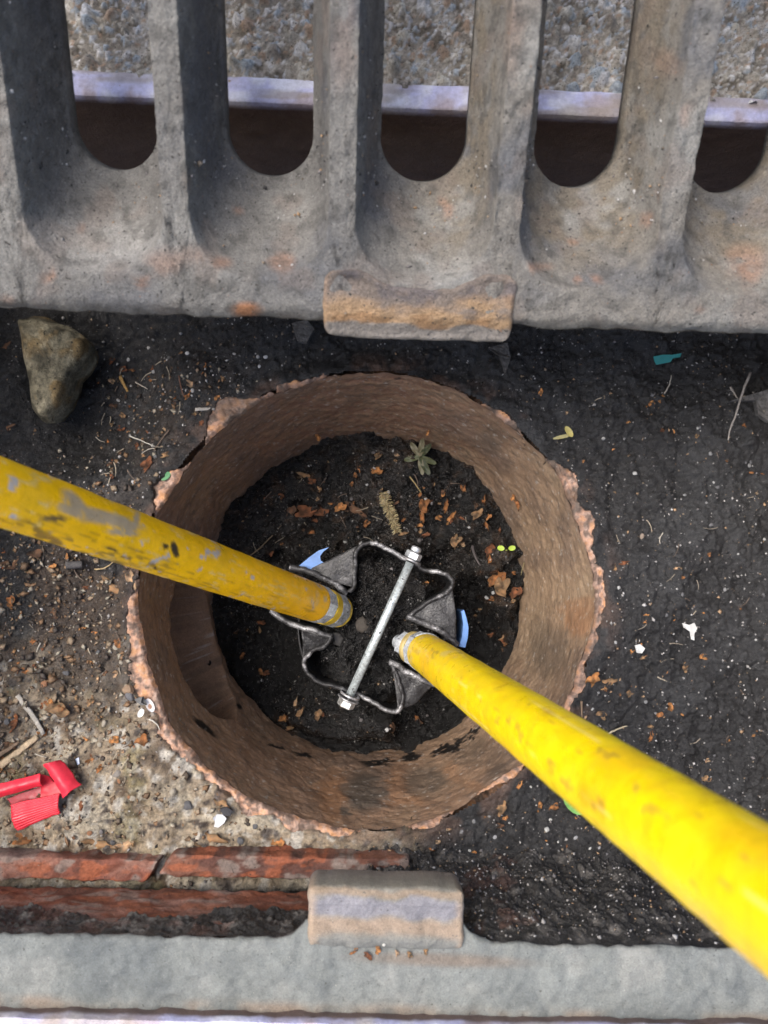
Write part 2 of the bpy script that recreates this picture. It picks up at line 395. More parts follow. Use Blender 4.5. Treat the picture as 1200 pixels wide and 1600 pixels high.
# lug: height field block with a worn saddle
def lug_mesh(u0, u1, v0, v1, z0, xf, corner, prof, nn=(110, 60), sink=.02, chf=.004, seed=0):
    U, Vv = np.meshgrid(np.linspace(0, 1, nn[0]), np.linspace(0, 1, nn[1]))
    a, b = (u1 - u0) / 2, (v1 - v0) / 2; X = (U * 2 - 1); Y = (Vv * 2 - 1)
    # square -> rounded rectangle
    k = corner
    D = np.hypot(np.maximum(np.abs(X) * a - (a - k), 0), np.maximum(np.abs(Y) * b - (b - k), 0))
    f = np.where(D > k, k / np.maximum(D, 1e-9), 1)
    x = np.sign(X) * (np.minimum(np.abs(X) * a, a - k) + np.maximum(np.abs(X) * a - (a - k), 0) * f)
    y = np.sign(Y) * (np.minimum(np.abs(Y) * b, b - k) + np.maximum(np.abs(Y) * b - (b - k), 0) * f)
    ed = np.minimum(np.minimum(U, 1 - U) * 2 * a, np.minimum(Vv, 1 - Vv) * 2 * b)
    z = z0 + prof(x, y, a, b) - chf * (1 - np.sqrt(np.clip(1 - (1 - np.clip(ed / chf, 0, 1)) ** 2, 0, 1)))
    z = z + .0011 * fbm(x * 80, y * 80, o=5, s=seed)
    u = (u0 + u1) / 2 + x; v = (v0 + v1) / 2 + y
    wob = .0006 * fbm(x * 70, y * 70, o=3, s=seed + 1)
    T = np.stack([u + wob, v + wob, z], -1)
    skirt_idx = np.concatenate([np.arange(nn[0]), (np.arange(1, nn[1])) * nn[0] + nn[0] - 1, (nn[1] - 1) * nn[0] + np.arange(nn[0] - 2, -1, -1), np.arange(nn[1] - 2, 0, -1) * nn[0]])
    V0 = T.reshape(-1, 3); S = V0[skirt_idx].copy(); S[:, 2] = z0 - sink
    n0 = len(V0); m = len(skirt_idx); j = np.arange(m); j2 = (j + 1) % m
    Qs = np.stack([skirt_idx[j], n0 + j, n0 + j2, skirt_idx[j2]], -1)
    Vt = np.vstack([V0, S]); Qt = np.vstack([grid_q(nn[1], nn[0]), Qs])
    return np.array([xf(*p) for p in Vt]), Qt
ly1 = fr_inv(*at(600, 1386, -.006)[:2])[1]
P, Q = lug_mesh(lx0, lx1, yL - .004, ly1, -.006, fr, .006,
                lambda x, y, a, b: -.0035 * np.exp(-((y + b * .05) / (b * .42)) ** 2) + .0005 * (y > b * .4) - .004 * ss(-b * .55, -b, y), seed=85, sink=.03)
def lugc(P):
    px_, py_ = proj(P); py_ = py_ - (px_ - 600) * .027
    n = fbm(P[:, 0] * 60, P[:, 1] * 90, P[:, 2] * 60, o=4, s=76); Y = py_ + n * 5
    Cc = np.zeros((len(P), 3)) + (.19, .18, .155)
    Cc = mixc(Cc, (.27, .18, .11), .5 * ss(1386, 1393, Y) * (1 - ss(1398, 1406, Y)))
    Cc = mixc(Cc, (.205, .20, .225), .8 * ss(1399, 1412, Y + 6 * n) * (1 - ss(1428, 1440, Y)))
    Cc = mixc(Cc, (.26, .20, .15), ss(1430, 1442, Y) * (1 - ss(1455, 1470, Y)))
    Cc = mixc(Cc, (.175, .175, .16), ss(1450, 1475, Y))
    ed = 1 - ss(486, 500, px_ + n * 4) + ss(706, 722, px_ + n * 4)
    Cc = mixc(Cc, (.33, .25, .18), np.clip(ed, 0, 1) * .7)
    return mixc(Cc, (.14, .12, .11), 1 - ss(-.02, -.012, P[:, 2]))
obj_np('lug', P, Q, M['ledge'], frame, colf=lugc)

# ------------------------------------------------------------------ grate
T = R(30)
uA = np.array([cR, sR, 0]); vA = np.array([-sR * math.cos(T), cR * math.cos(T), math.sin(T)]); nA = np.cross(uA, vA)
GO = atd(655, 508, .478)
def gl(u, v, w_):
    return GO + np.multiply.outer(u, uA) + np.multiply.outer(v, vA) + np.multiply.outer(w_, nA)
PITCH, GV, GH = .0905, .34, .058
def contour(a, e, f, r, Ns=150, Na=22, Nf=44):
    pts = []
    for t in np.linspace(1, 0, Ns, endpoint=False): pts.append((a, e + r + (f - e - 2 * r) * t))
    for t in np.linspace(0, 90, Na, endpoint=False): pts.append((a - r + r * math.cos(R(t)), e + r - r * math.sin(R(t))))
    for t in np.linspace(1, -1, Nf, endpoint=False): pts.append(((a - r) * t, e))
    for t in np.linspace(90, 180, Na, endpoint=False): pts.append((-a + r + r * math.cos(R(t)), e + r - r * math.sin(R(t))))
    for t in np.linspace(0, 1, Ns, endpoint=False): pts.append((-a, e + r + (f - e - 2 * r) * t))
    for t in np.linspace(180, 90, Na, endpoint=False): pts.append((-a + r + r * math.cos(R(t)), f - r + r * math.sin(R(t))))
    for t in np.linspace(-1, 1, Nf, endpoint=False): pts.append(((a - r) * t, f))
    for t in np.linspace(90, 0, Na, endpoint=False): pts.append((a - r + r * math.cos(R(t)), f - r + r * math.sin(R(t))))
    return np.array(pts)
Cout = contour(PITCH / 2, 0, GV, .0004)
Ctop = contour(PITCH / 2 - .0072, .0235, GV - .03, .032)
Cbot = contour(.0255, .0735, GV - .06, .0250)
Vs, Qs, off = [], [], 0
for k in range(-3, 4):
    loops = []
    for t in np.linspace(0, 1, 14): loops.append((Cout * (1 - t) + Ctop * t, 0 * t))
    for t in np.linspace(0, 1, 40)[1:]:
        a = t; c = Ctop * (1 - a) + Cbot * a
        # rounded shoulder, straight flank, soft foot
        b = np.interp(t, [0, .03, .10, .5, .9, 1], [0, .055, .17, .60, .93, .97])
        loops.append((c, -GH * b))
    loops.append((Cbot * 1.0 + np.array([0, 0]), -GH * 1.06)); loops.append((Cbot * 1.0, -GH * 1.2))
    loops.append((Cout * 1.0, -GH * 1.2))
    for c, w_ in loops:
        L = np.zeros((len(c), 3)); L[:, :2] = c; L[:, 2] = w_; L[:, 0] += k * PITCH; Vs.append(L)
    m = len(Cout); Qs.append(grid_q(len(loops), m, wrap=True, off=off)); off += m * len(loops)
L = np.vstack(Vs); Q = np.vstack(Qs)
# weld the seams between neighbouring cells
_k, _i, _inv = np.unique(np.round(L * 1e5 + .137).astype(np.int64), axis=0, return_index=True, return_inverse=True)
L = L[_i]; Q = _inv.ravel()[Q]
Q = Q[[len(set(r)) == 4 for r in Q.tolist()]]
top = L[:, 2] > -GH * 1.1
# end wall of each pocket is a scoop; front edge rolls over
u, v, w_ = L[:, 0].copy(), L[:, 1].copy(), L[:, 2].copy()
roll = (1 - np.clip(v / .009, 0, 1)); w_ = w_ - top * .007 * roll ** 2
n = fbm(u * 45, v * 45, w_ * 45, o=4, s=91) * .0006 + .0006 * fbm(u * 220, v * 220, w_ * 220, o=3, s=92)
w_ = w_ + n * top; u = u + .6 * n * top
v = v + .0012 * fbm(u * 50, w_ * 50, o=3, s=93) * (v < .003)
P = gl(u, v, w_)
# outer skirt: front, back, sides
bw = 3.5 * PITCH
def strip(us, vs_, w0, w1, nw=8):
    W = np.linspace(0, 1, nw)[:, None]
    U = np.broadcast_to(us, (nw, len(us))); VV = np.broadcast_to(vs_, (nw, len(us))); ww = w0 * (1 - W) + w1 * W
    ww = np.broadcast_to(ww, U.shape)
    bul = .0015 * np.sin(np.linspace(0, np.pi, nw))[:, None]
    return U, VV, ww
us = np.linspace(-bw, bw, 400)
extra = []
base = len(P)
U, VV, W = strip(us, us * 0, -.006, -GH * 1.2)
VV = VV + .0012 * fbm(U * 50, W * 50, o=3, s=93)
extra.append((gl(U, VV, W).reshape(-1, 3), grid_q(8, 400)))
U, VV, W = strip(us[::-1], us * 0 + GV, 0, -GH * 1.2); extra.append((gl(U, VV, W).reshape(-1, 3), grid_q(8, 400)))
vv = np.linspace(0, GV, 80)
U, VV, W = strip(vv * 0 - bw, vv[::-1], 0, -GH * 1.2); extra.append((gl(U, VV, W).reshape(-1, 3), grid_q(8, 80)))
U, VV, W = strip(vv * 0 + bw, vv, 0, -GH * 1.2); extra.append((gl(U, VV, W).reshape(-1, 3), grid_q(8, 80)))
Lz = [w_]
for a, b in extra:
    Q = np.vstack([Q, b + len(P)]); P = np.vstack([P, a])
def ironc(P, wl):
    px_, py_ = proj(P)
    n = fbm(P[:, 0] * 22, P[:, 1] * 22, P[:, 2] * 22, o=5, s=95); m = fbm(P[:, 0] * 90, P[:, 1] * 90, P[:, 2] * 90, o=4, s=96)
    Cc = np.zeros((len(P), 3)) + (.185, .178, .165)
    Cc = mixc(Cc, (.22, .20, .17), ss(500, 900, px_) * .6)
    Cc = mixc(Cc, (.25, .243, .225), ss(0, .9, n)); Cc = mixc(Cc, (.135, .135, .138), ss(.1, .9, -n))
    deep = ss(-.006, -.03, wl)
    # shade painted onto the flanks left of the middle, dusty brown on the right ones
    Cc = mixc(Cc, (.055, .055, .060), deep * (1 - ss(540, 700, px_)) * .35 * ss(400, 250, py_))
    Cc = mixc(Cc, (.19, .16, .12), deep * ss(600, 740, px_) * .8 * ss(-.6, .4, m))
    Cc = mixc(Cc, (.33, .32, .30), .75 * blob(px_, py_, 160, 380, 95, 40, 0, .7))
    Cc = mixc(Cc, (.20, .15, .12), .3 * ss(.3, .8, fbm(P[:, 0] * 45, P[:, 1] * 45, P[:, 2] * 45, o=3, s=98)))
    Cc = mixc(Cc, (.40, .17, .07), .85 * blob(px_, py_, 385, 484, 22, 11, 0, .5))
    for bx, by, rx, ry, st in ((75, 430, 11, 8, .8), (375, 327, 9, 6, .5), (345, 410, 16, 9, .7), (440, 405, 20, 12, .7), (255, 410, 28, 18, .45), (300, 400, 22, 12, .3), (225, 437, 9, 9, .6),
                       (697, 330, 8, 16, .6), (1165, 410, 30, 26, .5), (1170, 430, 14, 20, .5), (935, 430, 10, 7, .6), (905, 432, 7, 6, .6), (845, 415, 14, 6, .6), (830, 415, 6, 6, .6), (1010, 345, 10, 12, .6),
                       (1020, 310, 5, 10, .6), (1095, 485, 7, 6, .5), (1075, 185, 10, 20, .35), (800, 60, 14, 60, .2), (535, 60, 20, 70, .2), (1045, 100, 18, 20, .3), (895, 375, 9, 5, .6), (125, 355, 8, 7, .4), (15, 470, 15, 6, .4)):
        Cc = mixc(Cc, (.34, .18, .11), .8 * st * blob(px_ + 8 * m, py_ + 8 * n, bx, by, rx, ry, 0, .6) * ss(-.7, .1, m + .4))
    Cc = mixc(Cc, (.075, .072, .066), .55 * ss(.25, .8, fbm(P[:, 0] * 130, P[:, 1] * 130, P[:, 2] * 130, o=4, s=99)))
    return Cc
wl = (P - GO) @ nA
grate = empty('drain_grate', tuple(GO))
tag(grate, 'heavy cast iron drain grate tipped open over the hole, thick dusty bars with rust spots', 'grate')
def child_at(name, P, Q, mat, parent, Cc):
    P = P - np.array(parent.location)
    return link(name, np_mesh(name, P, Q, Cc), mat, parent)
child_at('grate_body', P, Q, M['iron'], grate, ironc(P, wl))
GP = P.copy(); GA = np.zeros(len(P)); _e = np.linalg.norm(np.cross(P[Q[:, 1]] - P[Q[:, 0]], P[Q[:, 3]] - P[Q[:, 0]]), axis=1); np.add.at(GA, Q[:, 0], _e)
# rusty lug on the front edge
def gl3(a, b, c): return GO + a * uA + b * vA + c * nA
def glug_prof(x, y, a, b):
    rim = np.minimum(a - np.abs(x), b - np.abs(y))
    return -.0005 * ss(.002, .006, rim) - .004 * ss(0, -b, y) - .003 * np.exp(-((np.abs(x) - a * .78) / .006) ** 2 - ((y - b * .55) / .005) ** 2)
P, Q = lug_mesh(-.0555, .0545, -.0098, .0300, .0020, gl3, .010, glug_prof, nn=(150, 70), sink=.05, chf=.0035, seed=101)
# upper side is bitten away by the middle pocket
q_ = P - GO; uu, vvv, ww2 = q_ @ uA, q_ @ vA, q_ @ nA
lim = .0310 - .0095 * np.exp(-(uu / .030) ** 4)
vcut = np.minimum(vvv, -.0098 + (vvv + .0098) * (lim + .0098) / .0398)
P = P + np.multiply.outer(vcut - vvv, vA)
low = ss(.004, -.0125, vcut)[:, None]
def glugc(P):
    px_, py_ = proj(P); m = fbm(P[:, 0] * 90, P[:, 1] * 90, P[:, 2] * 90, o=4, s=103); n = fbm(P[:, 0] * 50, P[:, 1] * 160, P[:, 2] * 60, o=5, s=104)
    Y = py_ + 8 * n - (px_ - 650) * .03
    Cc = np.zeros((len(P), 3)) + (.19, .155, .13)
    Cc = mixc(Cc, (.14, .12, .115), ss(.0, .6, m))
    Cc = mixc(Cc, (.36, .235, .13), .9 * ss(455, 485, Y + 10 * m - 10 * blob(px_, py_, 650, 470, 70, 60, 0, .5)) * ss(-.9, .1, n + .4))
    Cc = mixc(Cc, (.29, .165, .08), .7 * ss(488, 498, Y) * ss(-.5, .3, m))
    Cc = mixc(Cc, (.20, .18, .16), ss(505, 512, Y))
    ed = np.clip((1 - ss(500, 516, px_ + 6 * m)) + ss(782, 797, px_ + 6 * m) + (1 - ss(418, 428, py_ + 5 * m)), 0, 1)
    Cc = mixc(Cc, (.30, .19, .12), ed * .4 * ss(-.6, .3, n))
    Cc = mixc(Cc, (.05, .045, .05), .8 * np.clip(blob(px_ + 5 * m, py_, 545, 430, 22, 9, 0, .6) + blob(px_ + 5 * n, py_, 748, 432, 28, 7, 0, .6), 0, 1) * ss(-.5, .1, m))
    return Cc
child_at('rusty_lug', P, Q, M['iron'], grate, glugc(P))
# hinge pins reach over the side rims
def cyl(p0, p1, r, n=16, nl=2, cap=True, r1=None):
    p0, p1 = np.array(p0, float), np.array(p1, float); ax = (p1 - p0) / np.linalg.norm(p1 - p0)
    a = np.cross(ax, (0, 0, 1.)); a = a if np.linalg.norm(a) > .05 else np.cross(ax, (0, 1., 0)); a /= np.linalg.norm(a); b = np.cross(ax, a)
    th = np.linspace(0, 2 * np.pi, n, endpoint=False); r1 = r if r1 is None else r1
    rings = [p0 + (p1 - p0) * t + (r + (r1 - r) * t) * (np.cos(th)[:, None] * a + np.sin(th)[:, None] * b) for t in np.linspace(0, 1, nl)]
    V = np.vstack(rings); Fc = [list(f) for f in grid_q(nl, n, wrap=True)]
    if cap: Fc += [list(range(n))[::-1], [(nl - 1) * n + i for i in range(n)]]
    return V, Fc
blocks = []
for s in (-1, 1):
    p0 = gl3(s * (bw - .002), .02, -.045); p1 = p0 + s * uA * .045
    V, Fc = cyl(p0, p1, .011, 20); loc = np.array(grate.location)
    o = link('hinge_pin', pydata('hinge_pin', V - loc, Fc, np.zeros((len(V), 3)) + (.12, .1, .09)), M['iron'], grate, smooth=False)
    c = (p0 + p1) / 2 + s * uA * .012
    cu, cv = fr_inv(c[0], c[1])
    P, Q = bevel_box((cu - .010, cv - .018, .0), (cu + .010, cv + .018, max(c[2] - .0105, .006)), amp=.0008, rnd=.002, seed=12, xf=fr, n=(6, 8, 4))
    obj_np('hinge_block', P, Q, M['iron'], frame, col=(.14, .12, .11))

# ------------------------------------------------------------------ clay pot
pot = empty('clay_pipe', (PC[0], PC[1], ZG))
tag(pot, 'round brown clay drain pipe with broken orange rim set in the mud', 'pipe')
NT, ND = 900, 190
th = np.linspace(0, 2 * np.pi, NT, endpoint=False); t = np.linspace(0, 1, ND)
TH, D = np.meshgrid(th, t)
cz = ZG - .215 * D
rad = PR - .006 * D - .010 * D ** 2 - .004 * np.exp(-(D / .03) ** 2) * 0
ang = (np.degrees(TH) - 196 + 180) % 360 - 180
open_ = ss(1.0, .93, np.hypot(ang / 27, (D - .66) / .30))
rad = rad + .042 * open_
X = np.cos(TH); Y = np.sin(TH)
nz = fbm(X * 3.5, Y * 3.5, D * 2.4, o=4, s=111)
n2 = fbm(X * 22, Y * 22, D * 22, o=4, s=112)
crk = ss(.86, 1, 1 - np.abs(fbm(X * 11, Y * 11, D * 16, o=3, s=113)))
rad = rad + .0026 * nz + .0006 * n2 + .0006 * crk
P = np.stack([PC[0] + rad * X, PC[1] + rad * Y, cz], -1).reshape(-1, 3)
px_, py_ = proj(P); n = nz.ravel(); m = n2.ravel()
thd = np.degrees(TH).ravel() % 360; dd = D.ravel()
Cc = np.zeros((len(P), 3)) + (.27, .172, .112)
Cc = mixc(Cc, (.31, .225, .15), np.clip(.75 * ss(90, 0, np.abs((thd - 10 + 180) % 360 - 180)) + .3 * ss(.1, .7, n), 0, 1))  # right side of the wall painted lighter, where light from the left lands
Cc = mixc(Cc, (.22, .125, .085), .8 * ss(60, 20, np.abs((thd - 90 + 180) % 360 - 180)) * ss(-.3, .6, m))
Cc = mixc(Cc, (.18, .13, .10), ss(.1, .7, -n) * .6)
Cc = mixc(Cc, (.11, .08, .062), ss(.3, .8, -m) * .45)
st = fbm(np.cos(TH).ravel() * 10 + dd * 5, np.sin(TH).ravel() * 10, dd * 70, o=3, s=116)
Cc = mixc(Cc, (.06, .042, .032), .22 * ss(.25, .7, st))
# bared orange clay and dark cement patches
for bx, by, rx, ry, st_ in ((520, 1245, 17, 40, .85), (510, 1235, 26, 14, .6), (620, 1225, 15, 26, .6), (707, 1210, 12, 16, .5), (905, 975, 22, 20, .8), (910, 950, 34, 12, .6), (780, 1225, 60, 8, .5), (640, 1255, 26, 7, .7)):
    Cc = mixc(Cc, (.30, .165, .09), st_ * blob(px_ + 9 * m, py_ + 7 * n, bx, by, rx, ry, 0, .4))
for bx, by, rx, ry, st_ in ((568, 1235, 32, 34, .8), (665, 1225, 34, 24, .6), (750, 1180, 50, 22, .4), (860, 1020, 30, 40, .5), (770, 680, 22, 18, .4), (540, 1268, 10, 8, .8)):
    Cc = mixc(Cc, (.085, .075, .062), st_ * blob(px_ + 9 * m, py_ + 9 * n, bx, by, rx, ry, 0, .4))
for bx, by, rx, ry, an in ((642, 1182, 16, 7, -10), (718, 1160, 34, 5, -32), (590, 1190, 26, 4, -8), (430, 1165, 12, 3, 5), (472, 1178, 14, 3, 10), (318, 1135, 20, 5, 40), (690, 1172, 20, 4, -30), (375, 1105, 10, 3, 50), (740, 1140, 12, 4, -40)):
    Cc = mixc(Cc, (.012, .010, .009), blob(px_ + 5 * m, py_ + 5 * m, bx, by, rx, ry, an, .3))
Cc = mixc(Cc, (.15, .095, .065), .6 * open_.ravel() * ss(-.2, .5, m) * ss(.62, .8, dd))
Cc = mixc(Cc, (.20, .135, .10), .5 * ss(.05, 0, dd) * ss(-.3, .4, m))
sp = ss(.80, .9, fbm(P[:, 0] * 300, P[:, 1] * 300, P[:, 2] * 300, o=2, s=119))
Cc = mixc(Cc, (.45, .42, .38), sp * .6)
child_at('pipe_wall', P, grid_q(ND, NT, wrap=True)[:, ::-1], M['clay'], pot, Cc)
# broken rim
NR = 22
TR, S = np.meshgrid(np.linspace(0, 2 * np.pi, 1400, endpoint=False), np.linspace(0, 1, NR))
X, Y = np.cos(TR), np.sin(TR)
rimr = PR + .0003 + .0190 * S + .0026 * fbm(X * 3.5, Y * 3.5, 0 * X, o=4, s=111) * (1 - S) + .0011 * fbm(X * 22, Y * 22, 0 * X, o=4, s=112) * (1 - S)
jag = fbm(X * 26, Y * 26, S * 3, o=5, s=121); jg2 = fbm(X * 9, Y * 9, S * 0, o=3, s=122)
ext = np.minimum(rimr, rcut(TR) + .003)
rcT = rcut(TR)
zz = ZG + .0025 - .03 * ss(.0015, .0045, rimr - rcT) + .0022 * jag * ss(0, .15, S) + .0016 * jg2 * ss(0, .3, S) - .0035 * ss(.12, 0, S)
P = np.stack([PC[0] + rimr * X, PC[1] + rimr * Y, zz], -1).reshape(-1, 3)
n = fbm(X * 30, Y * 30, S * 4, o=4, s=124).ravel()
Cc = np.zeros((len(P), 3)) + (.36, .215, .15)
Cc = mixc(Cc, (.42, .22, .11), ss(0, .8, n)); Cc = mixc(Cc, (.13, .09, .07), ss(-.1, .4, -n))
Cc = mixc(Cc, (.42, .29, .23), .6 * ss(.2, .7, fbm(X * 55, Y * 55, S * 4, o=3, s=125)).ravel())
Cc = mixc(Cc, (.12, .08, .065), (1 - ss(0, .2, S.ravel())) * .3)
rw = ss(-.1, .4, fbm(X * 7, Y * 7, o=3, s=126)).ravel()
Cc = mixc(Cc, (.07, .055, .045), .75 * rw * ss(100, 60, np.abs((np.degrees(TR).ravel() - 70 + 180) % 360 - 180)))
skirt = P.copy().reshape(NR, -1, 3)[-1]; skirt[:, 2] -= .05
P2 = np.vstack([P, skirt]); C2 = np.vstack([Cc, Cc[-skirt.shape[0]:]])
child_at('broken_rim', P2, grid_q(NR + 1, 1400, wrap=True), M['clay'], pot, C2)

# ------------------------------------------------------------------ wet silt at the bottom of the pot
def silt_h(x, y):
    x = np.asarray(x, float); y = np.asarray(y, float)
    P = np.stack([x, y, np.full_like(x, ZF)], -1); px_, py_ = proj(P)
    z = ZF + .009 * fbm(x * 24, y * 24, o=3, s=131) + .0075 * fbm(x * 60, y * 60, o=4, s=132) + .0038 * fbm(x * 200, y * 220, o=3, s=133)
    st_ = ss(-6, 10, 862 - py_ + 26 * fbm(x * 45, y * 45, o=3, s=139) + np.abs(px_ - 600) * .10); z = z - .010 + .020 * st_ + .012 * blob(px_, py_, 790, 905, 34, 70, 5, .3)
    z = z + .006 * blob(px_, py_, 690, 760, 110, 60, 20, .6) - .014 * blob(px_, py_, 760, 720, 50, 12, 45, .8)
    z = z - .040 * blob(px_, py_, 415, 1010, 72, 90, 10, .4) - .042 * blob(px_, py_, 752, 985, 34, 85, -12, .45) - .035 * blob(px_, py_, 470, 850, 60, 26, -25, .7)
    z = z - .025 * blob(px_, py_, 690, 1110, 60, 30, -20, .6)
    z = z + .030 * blob(px_, py_, 530, 1128, 80, 26, 5, .35) + .018 * blob(px_, py_, 605, 1140, 12, 22, 0, .4)
    z = z + .050 * blob(px_, py_, 588, 982, 92, 118, 22, .22) + .010 * fbm(x * 80, y * 80, o=4, s=135) * blob(px_, py_, 585, 985, 90, 110, 15, .4)
    rr = np.hypot(x - PC[0], y - PC[1])
    return z - .008 * ss(.142, .158, rr)
NTH, NRD = 620, 260
TH, RD = np.meshgrid(np.linspace(0, 2 * np.pi, NTH, endpoint=False), np.linspace(.0005, .176, NRD))
X = PC[0] + RD * np.cos(TH); Y = PC[1] + RD * np.sin(TH); Z = silt_h(X, Y)
P = np.stack([X, Y, Z], -1).reshape(-1, 3); px_, py_ = proj(P)
n = fbm(X * 30, Y * 30, o=4, s=137).ravel(); m = fbm(X * 130, Y * 130, o=4, s=138).ravel()
Cc = np.zeros((len(P), 3)) + (.0085, .008, .008)
Cc = mixc(Cc, (.032, .028, .025), ss(0, .7, n) * ss(980, 850, py_))
Cc = mixc(Cc, (.06, .036, .021), .6 * ss(.35, .7, m + .3 * n) * np.clip(ss(900, 800, py_) + blob(px_, py_, 790, 920, 50, 70) + blob(px_, py_, 470, 1130, 50, 40), 0, 1))
sl = link('pot_silt', np_mesh('pot_silt', P, grid_q(NRD, NTH, wrap=True), Cc), M['silt'])
tag(sl, 'black wet silt filling the bottom of the clay pipe', 'silt', kind='structure')

# ------------------------------------------------------------------ the two handled digging tool
tool = empty('gully_grab', tuple(atd(590, 980, .80)))
tag(tool, 'gully grab with two yellow tube handles, folded steel jaws and a bright cross bolt', 'hand tool')
TL = np.array(tool.location)
def handle(e_px, e_d, p_px, p_d, ext, r, paint, nth=72, nl=520, tip=.004):
    p0 = atd(*e_px, e_d); p1 = atd(*p_px, p_d); ax = (p1 - p0) / np.linalg.norm(p1 - p0); Ltot = np.linalg.norm(p1 - p0) + ext
    a = np.cross(ax, (0, 0, 1.)); a /= np.linalg.norm(a); b = np.cross(ax, a)
    th = np.linspace(0, 2 * np.pi, nth, endpoint=False); s = np.linspace(0, Ltot, nl)
    S, TT = np.meshgrid(s, th, indexing='ij')
    rr = r * (1 - .25 * (1 - np.clip(S / tip, 0, 1)) ** 2) + .0002 * fbm(S * 60, np.cos(TT) * 2, np.sin(TT) * 2, o=3, s=141)
    P = p0 + S[..., None] * ax + rr[..., None] * (np.cos(TT)[..., None] * a + np.sin(TT)[..., None] * b)
    P = P.reshape(-1, 3)
    Cc = paint(P, S.ravel(), TT.ravel())
    Q = grid_q(nl, nth, wrap=True)
    c0 = len(P); P = np.vstack([P, [p0 - ax * 0, p0 + ax * Ltot]]); Cc = np.vstack([Cc, Cc[:1], Cc[-1:]])
    me_q = [tuple(x) for x in Q] + [(c0, (j + 1) % nth, j) for j in range(nth)] + [(c0 + 1, (nl - 1) * nth + j, (nl - 1) * nth + (j + 1) % nth) for j in range(nth)]
    me = pydata('handle', P - TL, me_q, Cc)
    return link('handle', me, M['yellow'], tool), p0, ax, a, b, Ltot
YL = (.90, .50, .003)
def paintL(P, S, TT):
    px_, py_ = proj(P); n = fbm(P[:, 0] * 120, P[:, 1] * 120, P[:, 2] * 120, o=4, s=143); m = fbm(P[:, 0] * 45, P[:, 1] * 45, P[:, 2] * 45, o=4, s=144)
    Cc = np.zeros((len(P), 3)) + YL
    Cc = mixc(Cc, (.72, .42, .01), ss(0, .9, m) * .6)
    # coordinates along (t) and across (c) the visible side, in photo pixels
    t = px_; c = py_ - (769 + (px_) * .358)       # 0 on the axis
    hw = 56 - px_ * .055
    c = c / hw
    # worn pale flecks
    st = fbm(t / 14 + c * 1.5, c * 9, o=4, s=145)
    Cc = mixc(Cc, (.62, .50, .22), .5 * ss(.4, .8, st) * ss(-.3, .5, m + .2))
    Cc = mixc(Cc, (.42, .42, .44), .85 * ss(.85, 1.0, n + .55 * blob(t, c * 40, 60, -14, 50, 16, 0, .6) + .25 * ss(.1, .7, c) * 0))
    grey = (.30, .28, .25)
    g = np.maximum.reduce([blob(px_, py_, 150, 806, 72, 11, 14, .25), blob(px_, py_, 118, 790, 30, 13, 50, .3),
                           blob(px_, py_, 212, 815, 5, 17, 12, .3), blob(px_, py_, 200, 826, 15, 6, -25, .3), blob(px_, py_, 190, 832, 26, 5, 5, .3)])
    Cc = mixc(Cc, grey, .8 * g * ss(-.9, .1, n + .3))
    Cc = mixc(Cc, (.045, .04, .035), .9 * blob(px_ + 3 * n, py_ + 2 * n, 84, 810, 20, 5, 2, .4))
    for bx, by, rx, ry, an in ((273, 858, 5, 12, -10), (258, 853, 5, 5, 0), (277, 868, 5, 4, 0), (243, 888, 3, 2, 0), (175, 858, 8, 3, 10)):
        Cc = mixc(Cc, (.022, .02, .016), blob(px_ + 3 * n, py_ + 3 * n, bx, by, rx, ry, an, .3))
    # brown dirt along the underside
    dz = ss(.25, .8, c + .25 * m) * ss(330, 240, px_) * ss(5, 60, px_)
    Cc = mixc(Cc, (.15, .095, .025), (.8) * dz * ss(.0, .6, fbm(t / 22, c * 7, o=4, s=146)))
    Cc = mixc(Cc, (.10, .065, .02), (.4) * ss(.5, .8, fbm(t / 30, c * 12, o=4, s=149)) * ss(-.2, .4, c))
    Cc = mixc(Cc, (.45, .40, .28), .7 * ss(.2, .7, n) * ss(.06, 0, S))
    return Cc
def paintR(P, S, TT):
    px_, py_ = proj(P); n = fbm(P[:, 0] * 90, P[:, 1] * 90, P[:, 2] * 90, o=4, s=153); m = fbm(P[:, 0] * 30, P[:, 1] * 30, P[:, 2] * 30, o=4, s=154)
    Cc = np.zeros((len(P), 3)) + (.82, .60, .002)
    Cc = mixc(Cc, (.80, .47, .004), ss(0, .9, m) * .55 + .2 * ss(.35, .0, S))
    Cc = mixc(Cc, (.65, .52, .22), .55 * ss(.4, .75, fbm(S * 50, TT * 2, o=4, s=155)) * ss(.30, .02, S))
    for bx, by, rx, ry in ((858, 1114, 10, 4), (864, 1128, 8, 2), (862, 1204, 4, 6), (905, 1175, 5, 3), (775, 1108, 6, 2), (825, 1163, 4, 3), (1090, 1272, 8, 4), (650, 1018, 4, 3)):
        Cc = mixc(Cc, (.42, .24, .02), .55 * blob(px_ + 4 * n, py_ + 3 * n, bx, by, rx, ry, 20, .6))
    Cc = mixc(Cc, (.6, .33, .01), .5 * ss(.3, .7, m) * blob(px_, py_, 930, 1260, 70, 16, 40, .7))
    Cc = mixc(Cc, (.62, .38, .01), .3 * ss(.35, .6, n))
    for (sc1, sc2, th_, c_, k_) in ((22, 5, .84, (.60, .38, .02), .25), (9, 14, .82, (.82, .70, .30), .3), (60, 4, .92, (.35, .22, .03), .6)):
        Cc = mixc(Cc, c_, k_ * ss(th_, th_ + .18, fbm(S * sc1 + 3, TT * sc2, o=4, s=int(sc1) + 160)))
    return Cc
RH = .0172
h1, e1, ax1, a1, b1_, L1 = handle((492, 942), .742, (0, 769), .424, .62, RH, paintL)
h2, e2, ax2, a2, b2_, L2 = handle((665, 1020), .735, (1180, 1384), .236, .55, RH, paintR)
